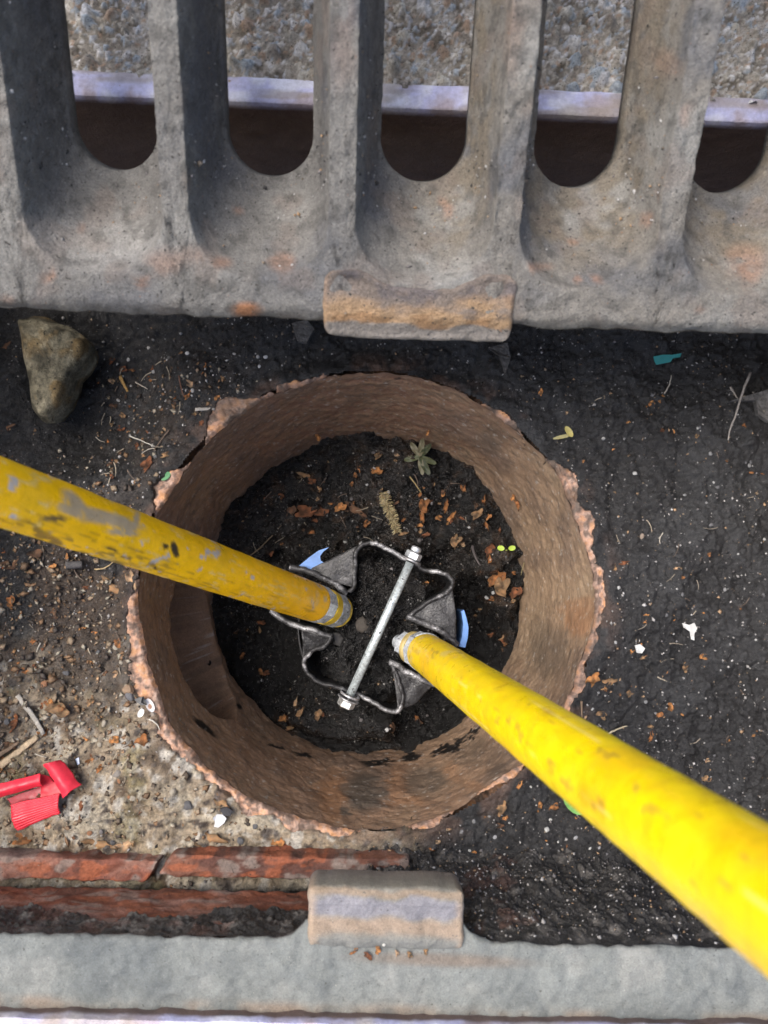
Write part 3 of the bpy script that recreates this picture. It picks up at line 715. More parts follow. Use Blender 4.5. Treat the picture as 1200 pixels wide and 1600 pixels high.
def ring(e, ax, a, b, s0, s1, r, n, name, parent, mat, col, seed=0, r_in=None, ch=.0012, painty=0, rot=0, shear=(0, 0)):
    "faceted ferrule / hex nut around the tube"
    prof = [(s0, r - ch), (s0 + ch, r), (s1 - ch, r), (s1, r - ch), (s1, .001), (s0, .001)]
    th = np.linspace(0, 2 * np.pi, n, endpoint=False) + rot
    V = []
    for s_, rr in prof:
        for t_ in th: V.append(e + ax * s_ + rr * (math.cos(t_) * a + math.sin(t_) * b) + shear[0] * a + shear[1] * b)
    V = np.array(V); Q = grid_q(len(prof), n, wrap=True)
    Cc = np.zeros((len(V), 3)) + col; Cc = Cc * np.clip(1 + .45 * fbm(V[:, 0] * 160, V[:, 1] * 160, V[:, 2] * 160, o=3, s=61), .45, 1.3)[:, None]
    me = pydata(name, V - TL, [tuple(x) for x in Q], Cc)
    o = link(name, me, mat, parent, smooth=False)
    me.update(); return o
ZN = (.62, .66, .70)
# left handle end: two bright faceted bands with a yellow one between, rounded yellow tip
ring(e1, ax1, a1, b1_, -.014, .002, RH * 1.0, 10, 'ferrule', h1, M['zinc'], ZN)
ring(e1, ax1, a1, b1_, -.026, -.014, RH * .97, 30, 'paint_band', h1, M['yellow'], (.6, .42, .03))
ring(e1, ax1, a1, b1_, -.044, -.026, RH * .96, 10, 'ferrule', h1, M['zinc'], ZN, rot=.3, ch=.002)
ring(e1, ax1, a1, b1_, -.051, -.044, RH * .90, 28, 'paint_band', h1, M['yellow'], (.50, .36, .05), ch=.004)
# right handle end: flange, hex collar, small hex nut, turned a little outward from the tube
nx = (e2 - atd(606, 996, .775)); nx /= np.linalg.norm(nx)
na = np.cross(nx, (0, 0, 1.)); na /= np.linalg.norm(na); nb = np.cross(nx, na)
ring(e2, ax2, a2, b2_, -.0035, .0015, RH * 1.03, 30, 'ferrule', h2, M['zinc'], ZN)
ring(e2, nx, na, nb, -.0150, -.0005, RH * .97, 8, 'ferrule', h2, M['zinc'], ZN, ch=.003, rot=.2)
ring(e2, nx, na, nb, -.0200, -.0150, RH * .86, 28, 'paint_band', h2, M['yellow'], (.32, .25, .10), ch=.001)
ring(e2, nx, na, nb, -.0330, -.0200, RH * .66, 6, 'nut', h2, M['zinc'], ZN, ch=.0022, rot=.3)
ring(e2, nx, na, nb, -.0400, -.0330, RH * .36, 20, 'bolt_end', h2, M['zinc'], ZN, ch=.001)

# jaws: folded sheet steel
def sheet(top, drop, th_, name, mat, parent, col, sub=14, lean=(0, 0), lip=.0012, seed=1, botz=None):
    "a wall of sheet steel: dense polyline of its top edge (px, py, depth), dropped straight down, with thickness"
    P = np.array([atd(*p) for p in top])
    # Catmull-Rom
    pts = []
    for i in range(len(P) - 1):
        p0, p1, p2, p3 = P[max(i - 1, 0)], P[i], P[i + 1], P[min(i + 2, len(P) - 1)]
        for t_ in np.linspace(0, 1, sub, endpoint=False):
            pts.append(.5 * ((2 * p1) + (p2 - p0) * t_ + (2 * p0 - 5 * p1 + 4 * p2 - p3) * t_ ** 2 + (-p0 + 3 * p1 - 3 * p2 + p3) * t_ ** 3))
    pts.append(P[-1]); P = np.array(pts); n = len(P)
    tan = np.gradient(P, axis=0); nr = np.stack([-tan[:, 1], tan[:, 0], 0 * tan[:, 0]], -1); nr /= np.maximum(np.linalg.norm(nr, axis=1)[:, None], 1e-9)
    jit = .0009 * fbm(P[:, 0] * 130, P[:, 1] * 150, o=3, s=seed); P = P + nr * jit[:, None]; P[:, 2] += jit
    rows = []
    K = 7
    for k in range(K):
        d = drop * k / (K - 1); q_ = P + nr * th_ / 2; q_ = q_.copy(); q_[:, 2] -= d; q_[:, 0] += lean[0] * d; q_[:, 1] += lean[1] * d; rows.append(q_)
    for k in range(K - 1, -1, -1):
        d = drop * k / (K - 1); q_ = P - nr * th_ / 2; q_ = q_.copy(); q_[:, 2] -= d; q_[:, 0] += lean[0] * d; q_[:, 1] += lean[1] * d; rows.append(q_)
    top_r = P.copy(); top_r[:, 2] += th_ * .35; rows.append(top_r)
    V = np.vstack(rows); m = len(rows)
    Fc = []
    for k in range(m):
        k2 = (k + 1) % m
        for j in range(n - 1): Fc.append((k * n + j, k * n + j + 1, k2 * n + j + 1, k2 * n + j))
    Fc.append([k * n for k in range(m)]); Fc.append([k * n + n - 1 for k in range(m)][::-1])
    Cc = np.zeros((len(V), 3)) + col
    topm = np.zeros(len(V)); topm[-n:] = 1; topm[:n] = .6; topm[-2 * n:-n] = .6
    wear = topm * ss(-.6, .2, fbm(V[:, 0] * 120, V[:, 1] * 120, o=3, s=seed + 7))
    Cc = mixc(Cc, (.36, .36, .37), wear * ss(-.5, .5, fbm(V[:, 0] * 60, V[:, 1] * 60, o=3, s=seed + 9)))
    me = pydata(name, V - TL, Fc, Cc)
    return link(name, me, mat, parent)
def plate(pts, th_, name, mat, parent, col, n=14, seed=1, bulge=0, edge=(.2, .2, .205)):
    "flat folded gusset: triangle or quad of sheet steel subdivided, with thickness"
    P = [atd(*p) for p in pts]
    if len(P) == 3: P.append(P[2])
    S, T_ = np.meshgrid(np.linspace(0, 1, n), np.linspace(0, 1, n))
    G = ((1 - S) * (1 - T_))[..., None] * P[0] + (S * (1 - T_))[..., None] * P[1] + (S * T_)[..., None] * P[2] + ((1 - S) * T_)[..., None] * P[3]
    G[..., 2] += .0012 * fbm(G[..., 0] * 90, G[..., 1] * 90, o=3, s=seed) + bulge * np.sin(np.pi * S) * np.sin(np.pi * T_)
    A = G.reshape(-1, 3); B = A.copy(); B[:, 2] -= th_
    N = n * n; q1 = grid_q(n, n); q2 = q1[:, ::-1] + N
    b = np.concatenate([np.arange(n), np.arange(1, n) * n + n - 1, (n - 1) * n + np.arange(n - 2, -1, -1), np.arange(n - 2, 0, -1) * n])
    b2 = np.roll(b, -1)
    Q = np.vstack([q1, q2, np.stack([b, b + N, b2 + N, b2], -1)])
    V = np.vstack([A, B]); Cc = np.zeros((len(V), 3)) + col
    em = np.zeros(len(V)); em[b] = .8
    Cc = mixc(Cc, edge, em * ss(-.5, .3, fbm(V[:, 0] * 140, V[:, 1] * 140, o=3, s=seed + 3)))
    Cc = mixc(Cc, (.055, .055, .055), ss(.3, .8, fbm(V[:, 0] * 60, V[:, 1] * 60, o=4, s=seed + 5)) * .7)
    me = bpy.data.meshes.new(name); me = np_mesh(name, V - TL, Q, Cc)
    return link(name, me, mat, parent)
ST = (.055, .055, .058); DS = (.032, .032, .034)
d0 = .775
jl = empty('jaw', (0, 0, 0)); jl.parent = tool
jr = empty('jaw', (0, 0, 0)); jr.parent = tool
# left jaw
sheet([(452, 886, d0), (480, 892, d0), (520, 911, d0), (543, 927, d0)], .045, .0055, 'flange', M['steel'], jl, ST, seed=201)
sheet([(545, 925, d0), (553, 912, d0), (554, 880, d0), (557, 860, d0), (566, 851, d0), (588, 850, d0), (612, 860, d0), (634, 874, d0), (657, 884, d0)], .050, .0042, 'side_plate', M['steel'], jl, DS, seed=202)
plate([(560, 852, d0 + .002), (553, 918, d0 + .003), (524, 910, d0 + .002), (482, 890, d0 + .006)], .002, 'gusset', M['steel'], jl, ST, seed=203)
sheet([(422, 954, d0), (452, 973, d0), (490, 986, d0), (518, 995, d0)], .045, .0050, 'flange', M['steel'], jl, ST, seed=204)
sheet([(517, 994, d0), (508, 1008, d0), (486, 1018, d0), (477, 1030, d0), (478, 1046, d0), (494, 1063, d0), (516, 1071, d0), (536, 1077, d0), (556, 1083, d0)], .045, .0040, 'side_plate', M['steel'], jl, DS, seed=205)
plate([(471, 982, d0 + .002), (516, 996, d0 + .002), (502, 1012, d0 + .006), (474, 1026, d0 + .008)], .002, 'gusset', M['steel'], jl, DS, seed=206)
# right jaw
sheet([(640, 873, d0 + .004), (664, 890, d0 + .004), (690, 894, d0), (704, 904, d0), (707, 916, d0), (700, 924, d0), (672, 940, d0), (640, 962, d0)], .050, .0042, 'side_plate', M['steel'], jr, DS, seed=212)
sheet([(637, 963, d0), (660, 974, d0), (690, 988, d0), (716, 1008, d0)], .045, .0055, 'flange', M['steel'], jr, ST, seed=211)
plate([(706, 914, d0 + .002), (712, 955, d0 + .004), (713, 1004, d0 + .004), (642, 963, d0 + .002)], .002, 'gusset', M['steel'], jr, ST, seed=213)
sheet([(609, 1036, d0), (632, 1047, d0), (655, 1060, d0), (680, 1070, d0)], .045, .0055, 'flange', M['steel'], jr, ST, seed=214)
sheet([(541, 1076, d0 + .004), (562, 1086, d0 + .004), (592, 1103, d0), (612, 1112, d0), (624, 1108, d0), (629, 1092, d0), (624, 1068, d0), (616, 1048, d0), (610, 1038, d0)], .045, .0040, 'side_plate', M['steel'], jr, DS, seed=215)
plate([(614, 1044, d0 + .002), (676, 1070, d0 + .003), (650, 1100, d0 + .005), (622, 1110, d0 + .003)], .002, 'gusset', M['steel'], jr, DS, seed=216)
# blue blades bite into the silt behind each jaw
def blade(outline, depth, drop, parent, seed):
    P = np.array([atd(x, y, depth) for x, y in outline]); n = len(P)
    V = [*P]; B = P.copy(); B[:, 2] -= drop; V += [*B]
    Fc = [list(range(n))[::-1], [n + i for i in range(n)]] + [(i, (i + 1) % n, n + (i + 1) % n, n + i) for i in range(n)]
    me = pydata('blade', np.array(V) - TL, Fc, np.zeros((2 * n, 3)) + .3)
    import bmesh
    bm = bmesh.new(); bm.from_mesh(me); bmesh.ops.recalc_face_normals(bm, faces=bm.faces); bm.to_mesh(me); bm.free()
    return link('blade', me, M['blue'], parent, smooth=False)
blade([(462, 888), (472, 880), (484, 870), (498, 860), (514, 855), (505, 862), (500, 869), (501, 876), (508, 880), (520, 878), (508, 892), (498, 900)], d0 + .006, .003, jl, 1)
blade([(721, 955), (725, 953), (729, 966), (732, 980), (731, 996), (727, 1012), (717, 1010), (722, 996), (724, 975)], d0 + .006, .05, jr, 2)
# curved shell of each blade going down into the silt (mostly hidden)
def shell(c, rx, a0, a1_, z0, z1, parent):
    th = np.radians(np.linspace(a0, a1_, 24)); rows = []
    for k in range(8):
        t_ = k / 7; rr = rx * (1 - .25 * t_ * t_); rows.append(np.stack([c[0] + rr * np.cos(th), c[1] + rr * np.sin(th), np.full(24, z0 + (z1 - z0) * t_)], -1))
    for k in range(7, -1, -1):
        t_ = k / 7; rr = rx * (1 - .25 * t_ * t_) - .002; rows.append(np.stack([c[0] + rr * np.cos(th), c[1] + rr * np.sin(th), np.full(24, z0 + (z1 - z0) * t_)], -1))
    V = np.vstack(rows); m = len(rows); Fc = [(k * 24 + j, k * 24 + j + 1, ((k + 1) % m) * 24 + j + 1, ((k + 1) % m) * 24 + j) for k in range(m) for j in range(23)]
    link('scoop', pydata('scoop', V - TL, Fc, np.zeros((len(V), 3)) + DS), M['steel'], parent)
c = atd(585, 985, d0)
shell(c, .074, 168, 222, c[2] - .028, c[2] - .075, jl)
shell(c, .070, -52, 5, c[2] - .028, c[2] - .075, jr)
# cross bolt with washers, head and nut
bp0, bp1 = atd(641, 879, d0 - .004), atd(547, 1086, d0 - .004)
bx = (bp1 - bp0) / np.linalg.norm(bp1 - bp0)
ba = np.cross(bx, (0, 0, 1.)); ba /= np.linalg.norm(ba); bb = np.cross(bx, ba)
bolt = link('cross_bolt', pydata('cross_bolt', cyl(bp0, bp1, .0040, 24)[0] - TL, cyl(bp0, bp1, .0040, 24)[1], np.zeros((48, 3)) + (.66, .74, .76)), M['zinc'], tool)
bolt.data.polygons.foreach_set('use_smooth', [len(p.vertices) == 4 for p in bolt.data.polygons])
Lb = np.linalg.norm(bp1 - bp0)
ring(bp0, bx, ba, bb, -.0035, -.0015, .0098, 28, 'washer', bolt, M['zinc'], (.3, .3, .31), ch=.0005)
ring(bp0, bx, ba, bb, -.0105, -.0035, .0078, 6, 'nut', bolt, M['zinc'], ZN, ch=.001)
ring(bp0, bx, ba, bb, -.0160, -.0105, .0048, 20, 'bolt_end', bolt, M['zinc'], ZN, ch=.0012)
ring(bp0, bx, ba, bb, Lb - .0010, Lb + .0012, .0098, 28, 'washer', bolt, M['zinc'], (.5, .5, .52), ch=.0005)
ring(bp0, bx, ba, bb, Lb + .0030, Lb + .0048, .0105, 28, 'washer', bolt, M['zinc'], (.35, .35, .36), ch=.0005)
ring(bp0, bx, ba, bb, Lb + .0048, Lb + .0120, .0082, 6, 'bolt_head', bolt, M['zinc'], (.6, .6, .58), ch=.001)

# ------------------------------------------------------------------ bricks
def brick(px0, px1, pya, pyb, zt, th_, label, seed, cut0=0, cut1=0, col=(.165, .060, .040)):
    A = at(px0, (pya + pyb) / 2, zt); B = at(px1, (pya + pyb) / 2, zt)
    y0 = fr_inv(*at((px0 + px1) / 2, pyb, zt)[:2])[1]; y1 = fr_inv(*at((px0 + px1) / 2, pya, zt)[:2])[1]
    x0 = fr_inv(A[0], A[1])[0]; x1 = fr_inv(B[0], B[1])[0]
    P, Q = bevel_box((x0, y0, zt - th_), (x1, y1, zt), amp=.0016, rnd=.0022, seed=seed, n=(140, 26, 10))
    f = (P[:, 0] - x0) / (x1 - x0); g_ = (P[:, 1] - y0) / (y1 - y0)
    P[:, 0] += cut0 * (1 - f) * (g_ - .5) + cut1 * f * (g_ - .5)
    P[:, 2] += .0012 * fbm(P[:, 0] * 40, P[:, 1] * 60, o=4, s=seed + 3)
    P = np.array([fr(*p) for p in P])
    n = fbm(P[:, 0] * 30, P[:, 1] * 60, P[:, 2] * 30, o=4, s=seed + 5); m = fbm(P[:, 0] * 60, P[:, 1] * 120, o=4, s=seed + 6)
    Cc = np.zeros((len(P), 3)) + col
    Cc = mixc(Cc, (.24, .13, .10), .8 * ss(.0, .7, n)); Cc = mixc(Cc, (.09, .04, .03), ss(.1, .7, -n)); Cc = mixc(Cc, (.20, .17, .15), .7 * ss(.3, .7, m))
    Cc = mixc(Cc, (.30, .09, .04), .6 * ss(.2, .6, -m))
    o = link('brick', np_mesh('brick', P, Q, Cc), M['brick']); tag(o, label, 'brick', 'red bricks beside the frame ledge'); return o
brick(-60, 238, 1340, 1376, -.106, .028, 'dull red brick at the lower left, upper course, left of the slanting joint', 301, cut1=.012)
brick(256, 640, 1338, 1374, -.106, .028, 'long red brick of the upper course, right of the slanting joint', 302, cut0=.012, col=(.17, .075, .05))
# lower course: the upright face of a brick under the ledge
def colb(P, seed, base):
    n = fbm(P[:, 0] * 30, P[:, 1] * 60, P[:, 2] * 50, o=4, s=seed + 5); m = fbm(P[:, 0] * 60, P[:, 1] * 60, P[:, 2] * 110, o=4, s=seed + 6)
    Cc = np.zeros((len(P), 3)) + base
    Cc = mixc(Cc, (.27, .15, .115), .8 * ss(.0, .7, n)); Cc = mixc(Cc, (.11, .05, .035), ss(.1, .7, -n)); Cc = mixc(Cc, (.24, .20, .17), .6 * ss(.3, .7, m))
    return mixc(Cc, (.26, .09, .045), .6 * ss(.2, .6, -m))
xb0, xb1 = fr_inv(*at(-60, 1400, -.1)[:2])[0], fr_inv(*at(515, 1400, -.1)[:2])[0]
P, Q = bevel_box((xb0, yL - .07, -.104), (xb1, yL - .0035, -.040), amp=.0012, rnd=.002, seed=303, n=(160, 8, 40))
P = np.array([fr(*p) for p in P])
o = link('brick', np_mesh('brick', P, Q, colb(P, 303, (.19, .072, .045))), M['brick']); tag(o, 'orange-red brick of the lower course, chipped along the grey ledge', 'brick', 'red bricks beside the frame ledge')
# black mortar that has crept over that face, and the mud bank that climbs to the ledge on the right
X, S = np.meshgrid(np.linspace(-.335, .335, 900), np.linspace(0, 1, 170))
rgt = ss(-.030, .012, X + .010 * fbm(X * 40, S * 4, o=3, s=318))
ez = -.058 + .012 * fbm(X * 24, X * 0, o=4, s=311) + .006 * ss(-.2, -.3, X)
zl = -.112 + .0955 * S
pr_ = ss(-.002, .002, zl - ez)
vl = yL - .009 + .0075 * pr_ + .0012 * fbm(X * 70, zl * 70, o=4, s=312)
zr = -.138 + .1215 * S ** 1.1; vr = (yL + .026) * (1 - S ** .55) + (yL - .0015) * S ** .55 + .0042 * fbm(X * 45, S * 3, o=5, s=315) * (1 - S ** 6)
cr_ = (.0030 * np.abs(fbm(X * 180, S * 14, o=4, s=314)) + .0022 * fbm(X * 70, S * 6, o=3, s=317)) * (1 - S ** 8)
Zb = zl * (1 - rgt) + (zr + cr_) * rgt; Vb = vl * (1 - rgt) + vr * rgt + cr_ * .7
WX, WY = X * cR - Vb * sR, X * sR + Vb * cR
Cc = np.zeros(X.shape + (3,)) + (.034, .032, .031); Cc = mixc(Cc, (.13, .12, .11), .8 * ss(.15, .7, fbm(X * 90, Zb * 90, o=4, s=313))); Cc = mixc(Cc, (.14, .06, .04), .35 * ss(.4, .7, fbm(X * 30, Zb * 40, o=4, s=316)) * (X < .12))
o = link('mortar_bed', np_mesh('mortar_bed', np.stack([WX, WY, Zb], -1).reshape(-1, 3), grid_q(*X.shape), Cc.reshape(-1, 3)), M['mud'])
BV = np.stack([WX, WY, Zb], -1)[:, :, :]; BR = rgt; S_BED = S
tag(o, 'dark crumbling mortar and mud banked under the grey frame ledge', 'mortar', kind='structure')

# ------------------------------------------------------------------ wedge stone and other stones
def stone_from_outline(name, pts, z, height, label, col, seed, n=22, cat='stone', mat='stone', sink=.02, flat=.35):
    C0 = np.mean(pts, axis=0)
    A = np.array([at(x, y, z) for x, y in pts]); c = np.array(at(C0[0], C0[1], z))
    K = 96; th = np.linspace(0, len(A), K, endpoint=False); i = th.astype(int); f = (th - i)[:, None]
    out = A[i % len(A)] * (1 - f) + A[(i + 1) % len(A)] * f
    V = []
    for k in range(n):
        t_ = k / (n - 1); s_ = math.sin(t_ * math.pi / 2) ** .8
        ring_ = c + (out - c) * (s_ if k else .02); zz = z + height * (1 - t_ ** 3.2)
        q_ = ring_.copy(); q_[:, 2] = zz; V.append(q_)
    for k in (1, 2):
        q_ = c + (out - c) * (1 - .06 * k); q_[:, 2] = z - sink * k / 2; V.append(q_)
    V = np.array(V).reshape(-1, 3)
    nn = fbm(V[:, 0] * 60, V[:, 1] * 60, V[:, 2] * 60, o=4, s=seed)
    fac = .3 * vn((V[:, 0] + V[:, 1]) * 40, (V[:, 1] - V[:, 0]) * 30, s=seed + 1)
    V[:, 2] += height * .14 * nn + height * .3 * fac * (V[:, 2] > z)
    V[:, 0] += .0012 * nn; V[:, 1] += .0012 * nn
    Cc = np.zeros((len(V), 3)) + col
    m = fbm(V[:, 0] * 80, V[:, 1] * 80, V[:, 2] * 80, o=4, s=seed + 3)
    Cc = mixc(Cc, tuple(np.array(col) * 1.7), ss(.1, .7, m)); Cc = mixc(Cc, tuple(np.array(col) * .45), ss(.0, .6, -m)); Cc = mixc(Cc, tuple(np.array(col) * np.array((1.1, .8, .45))), .7 * ss(.1, .6, nn))
    cv = list(V.mean(0)); loc = np.array([c[0], c[1], z])
    Q = [tuple(x) for x in grid_q(n + 2, K, wrap=True)]
    Q.append(tuple(range(K))[::-1]); Q.append(tuple((n + 1) * K + j for j in range(K)))
    o = link(name, pydata(name, V - loc, Q, Cc), M[mat]); o.location = loc
    tag(o, label, cat); return o
stone_from_outline('wedge_stone', [(36, 504), (60, 500), (92, 508), (112, 512), (130, 524), (149, 545), (146, 560), (133, 580), (120, 592), (116, 612), (104, 640), (86, 662), (72, 660), (60, 645), (55, 610), (46, 570), (42, 530)][::-1],
                   -.136, .024, 'wedge-shaped mossy brown stone standing in the hollow at the upper left', (.15, .135, .095), 401)
def pebble_mesh(seed, sub=2, el=(1, .8, .55), amp=.25):
    import bmesh
    bm = bmesh.new(); bmesh.ops.create_icosphere(bm, subdivisions=sub, radius=1)
    rr_ = random.Random(seed); of = rr_.random() * 50
    for v_ in bm.verts:
        n_ = float(vn(np.array(v_.co.x * 1.3 + of), np.array(v_.co.y * 1.3), np.array(v_.co.z * 1.3 + .5), s=seed)); v_.co *= 1 + amp * n_
        v_.co.x *= el[0]; v_.co.y *= el[1]; v_.co.z *= el[2]
    V = np.array([v_.co[:] for v_ in bm.verts]); Fc = [[v_.index for v_ in f_.verts] for f_ in bm.faces]; bm.free(); return V, Fc
def flake_mesh(seed, el=(1, .7), curl=.4, n=22, rings=4, jag=.35, th_=.05):
    rr_ = random.Random(seed); ph = rr_.random() * 9
    th = np.linspace(0, 2 * np.pi, n, endpoint=False)
    ro = 1 + jag * .8 * np.sin(th * rr_.choice([2, 3, 3]) + rr_.random() * 6) * rr_.uniform(.4, 1) + jag * .5 * np.sin(th * rr_.choice([4, 5]) + rr_.random() * 6) + .10 * np.array([rr_.uniform(-1, 1) for _ in th])
    V = [(0, 0, 0)]
    for k in range(1, rings + 1):
        for j in range(n): V.append((ro[j] * math.cos(th[j]) * el[0] * k / rings, ro[j] * math.sin(th[j]) * el[1] * k / rings, 0))
    V = np.array(V, float)
    V[:, 2] = curl * (V[:, 1] ** 2 * rr_.uniform(.3, 1.2) + V[:, 0] ** 2 * rr_.uniform(-.5, .7)) + .24 * fbm(V[:, 0] * 1.5 + ph, V[:, 1] * 1.7, o=2, s=seed)
    Fc = [(0, 1 + j, 1 + (j + 1) % n) for j in range(n)]
    for k in range(rings - 1):
        for j in range(n): a_ = 1 + k * n; Fc.append((a_ + j, a_ + n + j, a_ + n + (j + 1) % n, a_ + (j + 1) % n))
    N = len(V); B = V.copy(); B[:, 2] -= th_
    F2 = [tuple(N + i for i in reversed(f_)) for f_ in Fc]; o_ = 1 + (rings - 1) * n
    Fe = [(o_ + (j + 1) % n, o_ + j, N + o_ + j, N + o_ + (j + 1) % n) for j in range(n)]
    return np.vstack([V, B]), Fc + F2 + Fe
def twig_mesh(seed, bend=.15, n=10, k=6, taper=.5, flatten=1):
    rr_ = random.Random(seed); V = []; b1_ = rr_.uniform(-bend, bend)
    for i in range(n):
        t_ = i / (n - 1); y_ = b1_ * math.sin(t_ * math.pi) * 2 + .02 * rr_.uniform(-1, 1); r_ = (1 - taper * t_)
        for j in range(k):
            a_ = 2 * math.pi * j / k; V.append((t_ * 2 - 1, y_, 0, math.cos(a_) * r_, math.sin(a_) * r_ * flatten))
    Fc = [((i * k + j), (i * k + (j + 1) % k), ((i + 1) * k + (j + 1) % k), ((i + 1) * k + j)) for i in range(n - 1) for j in range(k)]
    Fc += [tuple(range(k))[::-1], tuple((n - 1) * k + j for j in range(k))]
    return V, Fc
def surf_z(x, y):
    "height of what lies there: mud outside the pot, silt inside, else the pot wall"
    r_ = math.hypot(x - PC[0], y - PC[1])
    if r_ < .150: return float(silt_h(x, y))
    return float(ground_h(x, y))
def place(px, py):
    "point of the mud or silt under a photo pixel"
    z = ZG
    inside = math.hypot(*(at(px, py, ZG)[:2] - PC)) < .176
    z = ZF if inside else ZG
    for _ in range(4):
        p = at(px, py, z); z = float(silt_h(p[0], p[1])) if inside else float(ground_h(p[0], p[1]))
    return np.array([p[0], p[1], z])
def px2m(pxs, p): return pxs * (CAM[2] - p[2]) / F
LEAF = [(.24, .105, .040), (.36, .165, .060), (.15, .060, .028), (.22, .135, .072), (.33, .22, .135), (.10, .055, .033)]
flake_lib, twig_lib, peb_lib = {}, {}, {}
def get_flake(kind, ci):
    if (kind, ci) not in flake_lib:
        V, Fc = flake_mesh(500 + kind, el=(1, (.6, .34, .45, .75, .55, .5)[kind % 6]), curl=(.5, .9, .35, .6, 1.2, .3)[kind % 6], jag=.3 + .1 * (kind % 3))
        vn_ = fbm(V[:, 0] * 2.2 + kind, V[:, 1] * 2.2, o=3, s=88)[:, None]; me = pydata('leaf_flake', V, Fc, np.array(LEAF[ci]) * np.clip(1 + .75 * vn_, .25, 2) * (1 - np.array((0, .1, .2)) * vn_)); me.materials.append(M['leaf']); me.polygons.foreach_set('use_smooth', [True] * len(me.polygons)); flake_lib[(kind, ci)] = me
    return flake_lib[(kind, ci)]
def flake(px, py, size, label=None, group=None, kind=0, ci=0, ang=None, name='leaf_flake', lift=0, cat='leaf flake', p=None, thick=1):
    p = place(px, py) if p is None else p
    o = bpy.data.objects.new(name, get_flake(kind, ci)); COL.objects.link(o)
    size = size * ((.86 if size < 30 else .72) if p[2] > -.2 else 1.0); s_ = px2m(size / 2, p); o.location = (p[0], p[1], p[2] + s_ * (.15 if p[2] > -.2 else .4) + lift); o.scale = (s_, s_, s_ * thick)
    o.rotation_euler = (random.uniform(-.35, .35), random.uniform(-.35, .35), R(ang if ang is not None else random.uniform(0, 360)))
    tag(o, label, cat, group); return o
def pebble(px, py, size, label=None, group=None, kind=0, col=(.5, .5, .5), name='pebble', cat='pebble', el=(1, .8, .6), p=None, mat='pebble'):
    key = (kind, col, el)
    if key not in peb_lib:
        V, Fc = pebble_mesh(700 + kind, 2, el, .35); me = pydata('pebble', V, Fc, np.zeros((len(V), 3)) + col); me.materials.append(M[mat]); peb_lib[key] = me
    p = place(px, py) if p is None else p
    o = bpy.data.objects.new(name, peb_lib[key]); COL.objects.link(o); s_ = px2m(size / 2, p)
    o.location = (p[0], p[1], p[2] + s_ * (.25 if p[2] < -.2 else .02)); o.scale = (s_,) * 3; o.rotation_euler = (random.uniform(-.3, .3), random.uniform(-.3, .3), random.uniform(0, 6.28))
    tag(o, label, cat, group); return o
def twig(x0, y0, x1, y1, wpx, label=None, group=None, col=(.2, .17, .13), name='twig', cat='twig', bend=.12, seed=0, flatten=1, taper=.5, mat='wood', lift=0):
    a_, b_ = place(x0, y0), place(x1, y1); c_ = (a_ + b_) / 2; c_[2] = max(a_[2], b_[2], place((x0 + x1) / 2, (y0 + y1) / 2)[2])
    L_ = np.linalg.norm(b_[:2] - a_[:2]) / 2; r_ = px2m(wpx / 2, c_); V5, Fc = twig_mesh(seed, bend, flatten=flatten, taper=taper)
    V = np.array([(v_[0] * L_, v_[1] * L_ + v_[3] * r_, v_[4] * r_) for v_ in V5])
    me = pydata(name, V, Fc, np.zeros((len(V), 3)) + col); o = link(name, me, M[mat]); o.location = (c_[0], c_[1], c_[2] + r_ * .7 * flatten + lift)
    o.rotation_euler = (0, math.atan2(-(b_[2] - a_[2]) * .5, 2 * L_), math.atan2(b_[1] - a_[1], b_[0] - a_[0])); tag(o, label, cat, group); return o
# ------------------------------------------------------------------ things lying about, placed where the photo shows them
def wall_pt(px, py, off=.0015):
    r_ = ray(px, py); d_ = .62
    for _ in range(400):
        p = CAM + r_ * d_
        D_ = (ZG - p[2]) / .215; rad_ = PR - .006 * D_ - .010 * max(D_, 0) ** 2 - off
        if D_ > 0 and math.hypot(p[0] - PC[0], p[1] - PC[1]) > rad_ and math.hypot(p[0] - PC[0], p[1] - PC[1]) < .2 and False: break
        d_ += .001
        q2 = CAM + r_ * d_; D2 = (ZG - q2[2]) / .215
        if D2 > 0 and math.hypot(q2[0] - PC[0], q2[1] - PC[1]) >= PR - .006 * D2 - .010 * D2 ** 2 - off and D_ > 0 and math.hypot(p[0] - PC[0], p[1] - PC[1]) < rad_: return q2
        if D2 > 1: break
    # ray enters above the rim: walk from the rim plane down
    d_ = .64; best = None; bd = 9
    for _ in range(260):
        p = CAM + r_ * d_; D_ = (ZG - p[2]) / .215
        if 0 < D_ < 1:
            e_ = abs(math.hypot(p[0] - PC[0], p[1] - PC[1]) - (PR - .006 * D_ - .010 * D_ ** 2 - off))
            if e_ < bd: bd, best = e_, p
        d_ += .001
    return best
def joined(items, name, mat, label, cat=None, group=None, kind=None, loc=None, smooth=False):
    "several (V, faces, colour) pieces of one thing in one mesh"
    V, Fc, Cc, o_ = [], [], [], 0
    for v_, f_, c_ in items:
        v_ = np.asarray(v_, float); V.append(v_); Cc.append(np.zeros((len(v_), 3)) + c_); Fc += [tuple(int(i) + o_ for i in q_) for q_ in f_]; o_ += len(v_)
    V = np.vstack(V); loc = V.mean(0) if loc is None else loc
    o = link(name, pydata(name, V - loc, Fc, np.vstack(Cc)), mat, smooth=smooth); o.location = tuple(loc); tag(o, label, cat, group, kind); return o

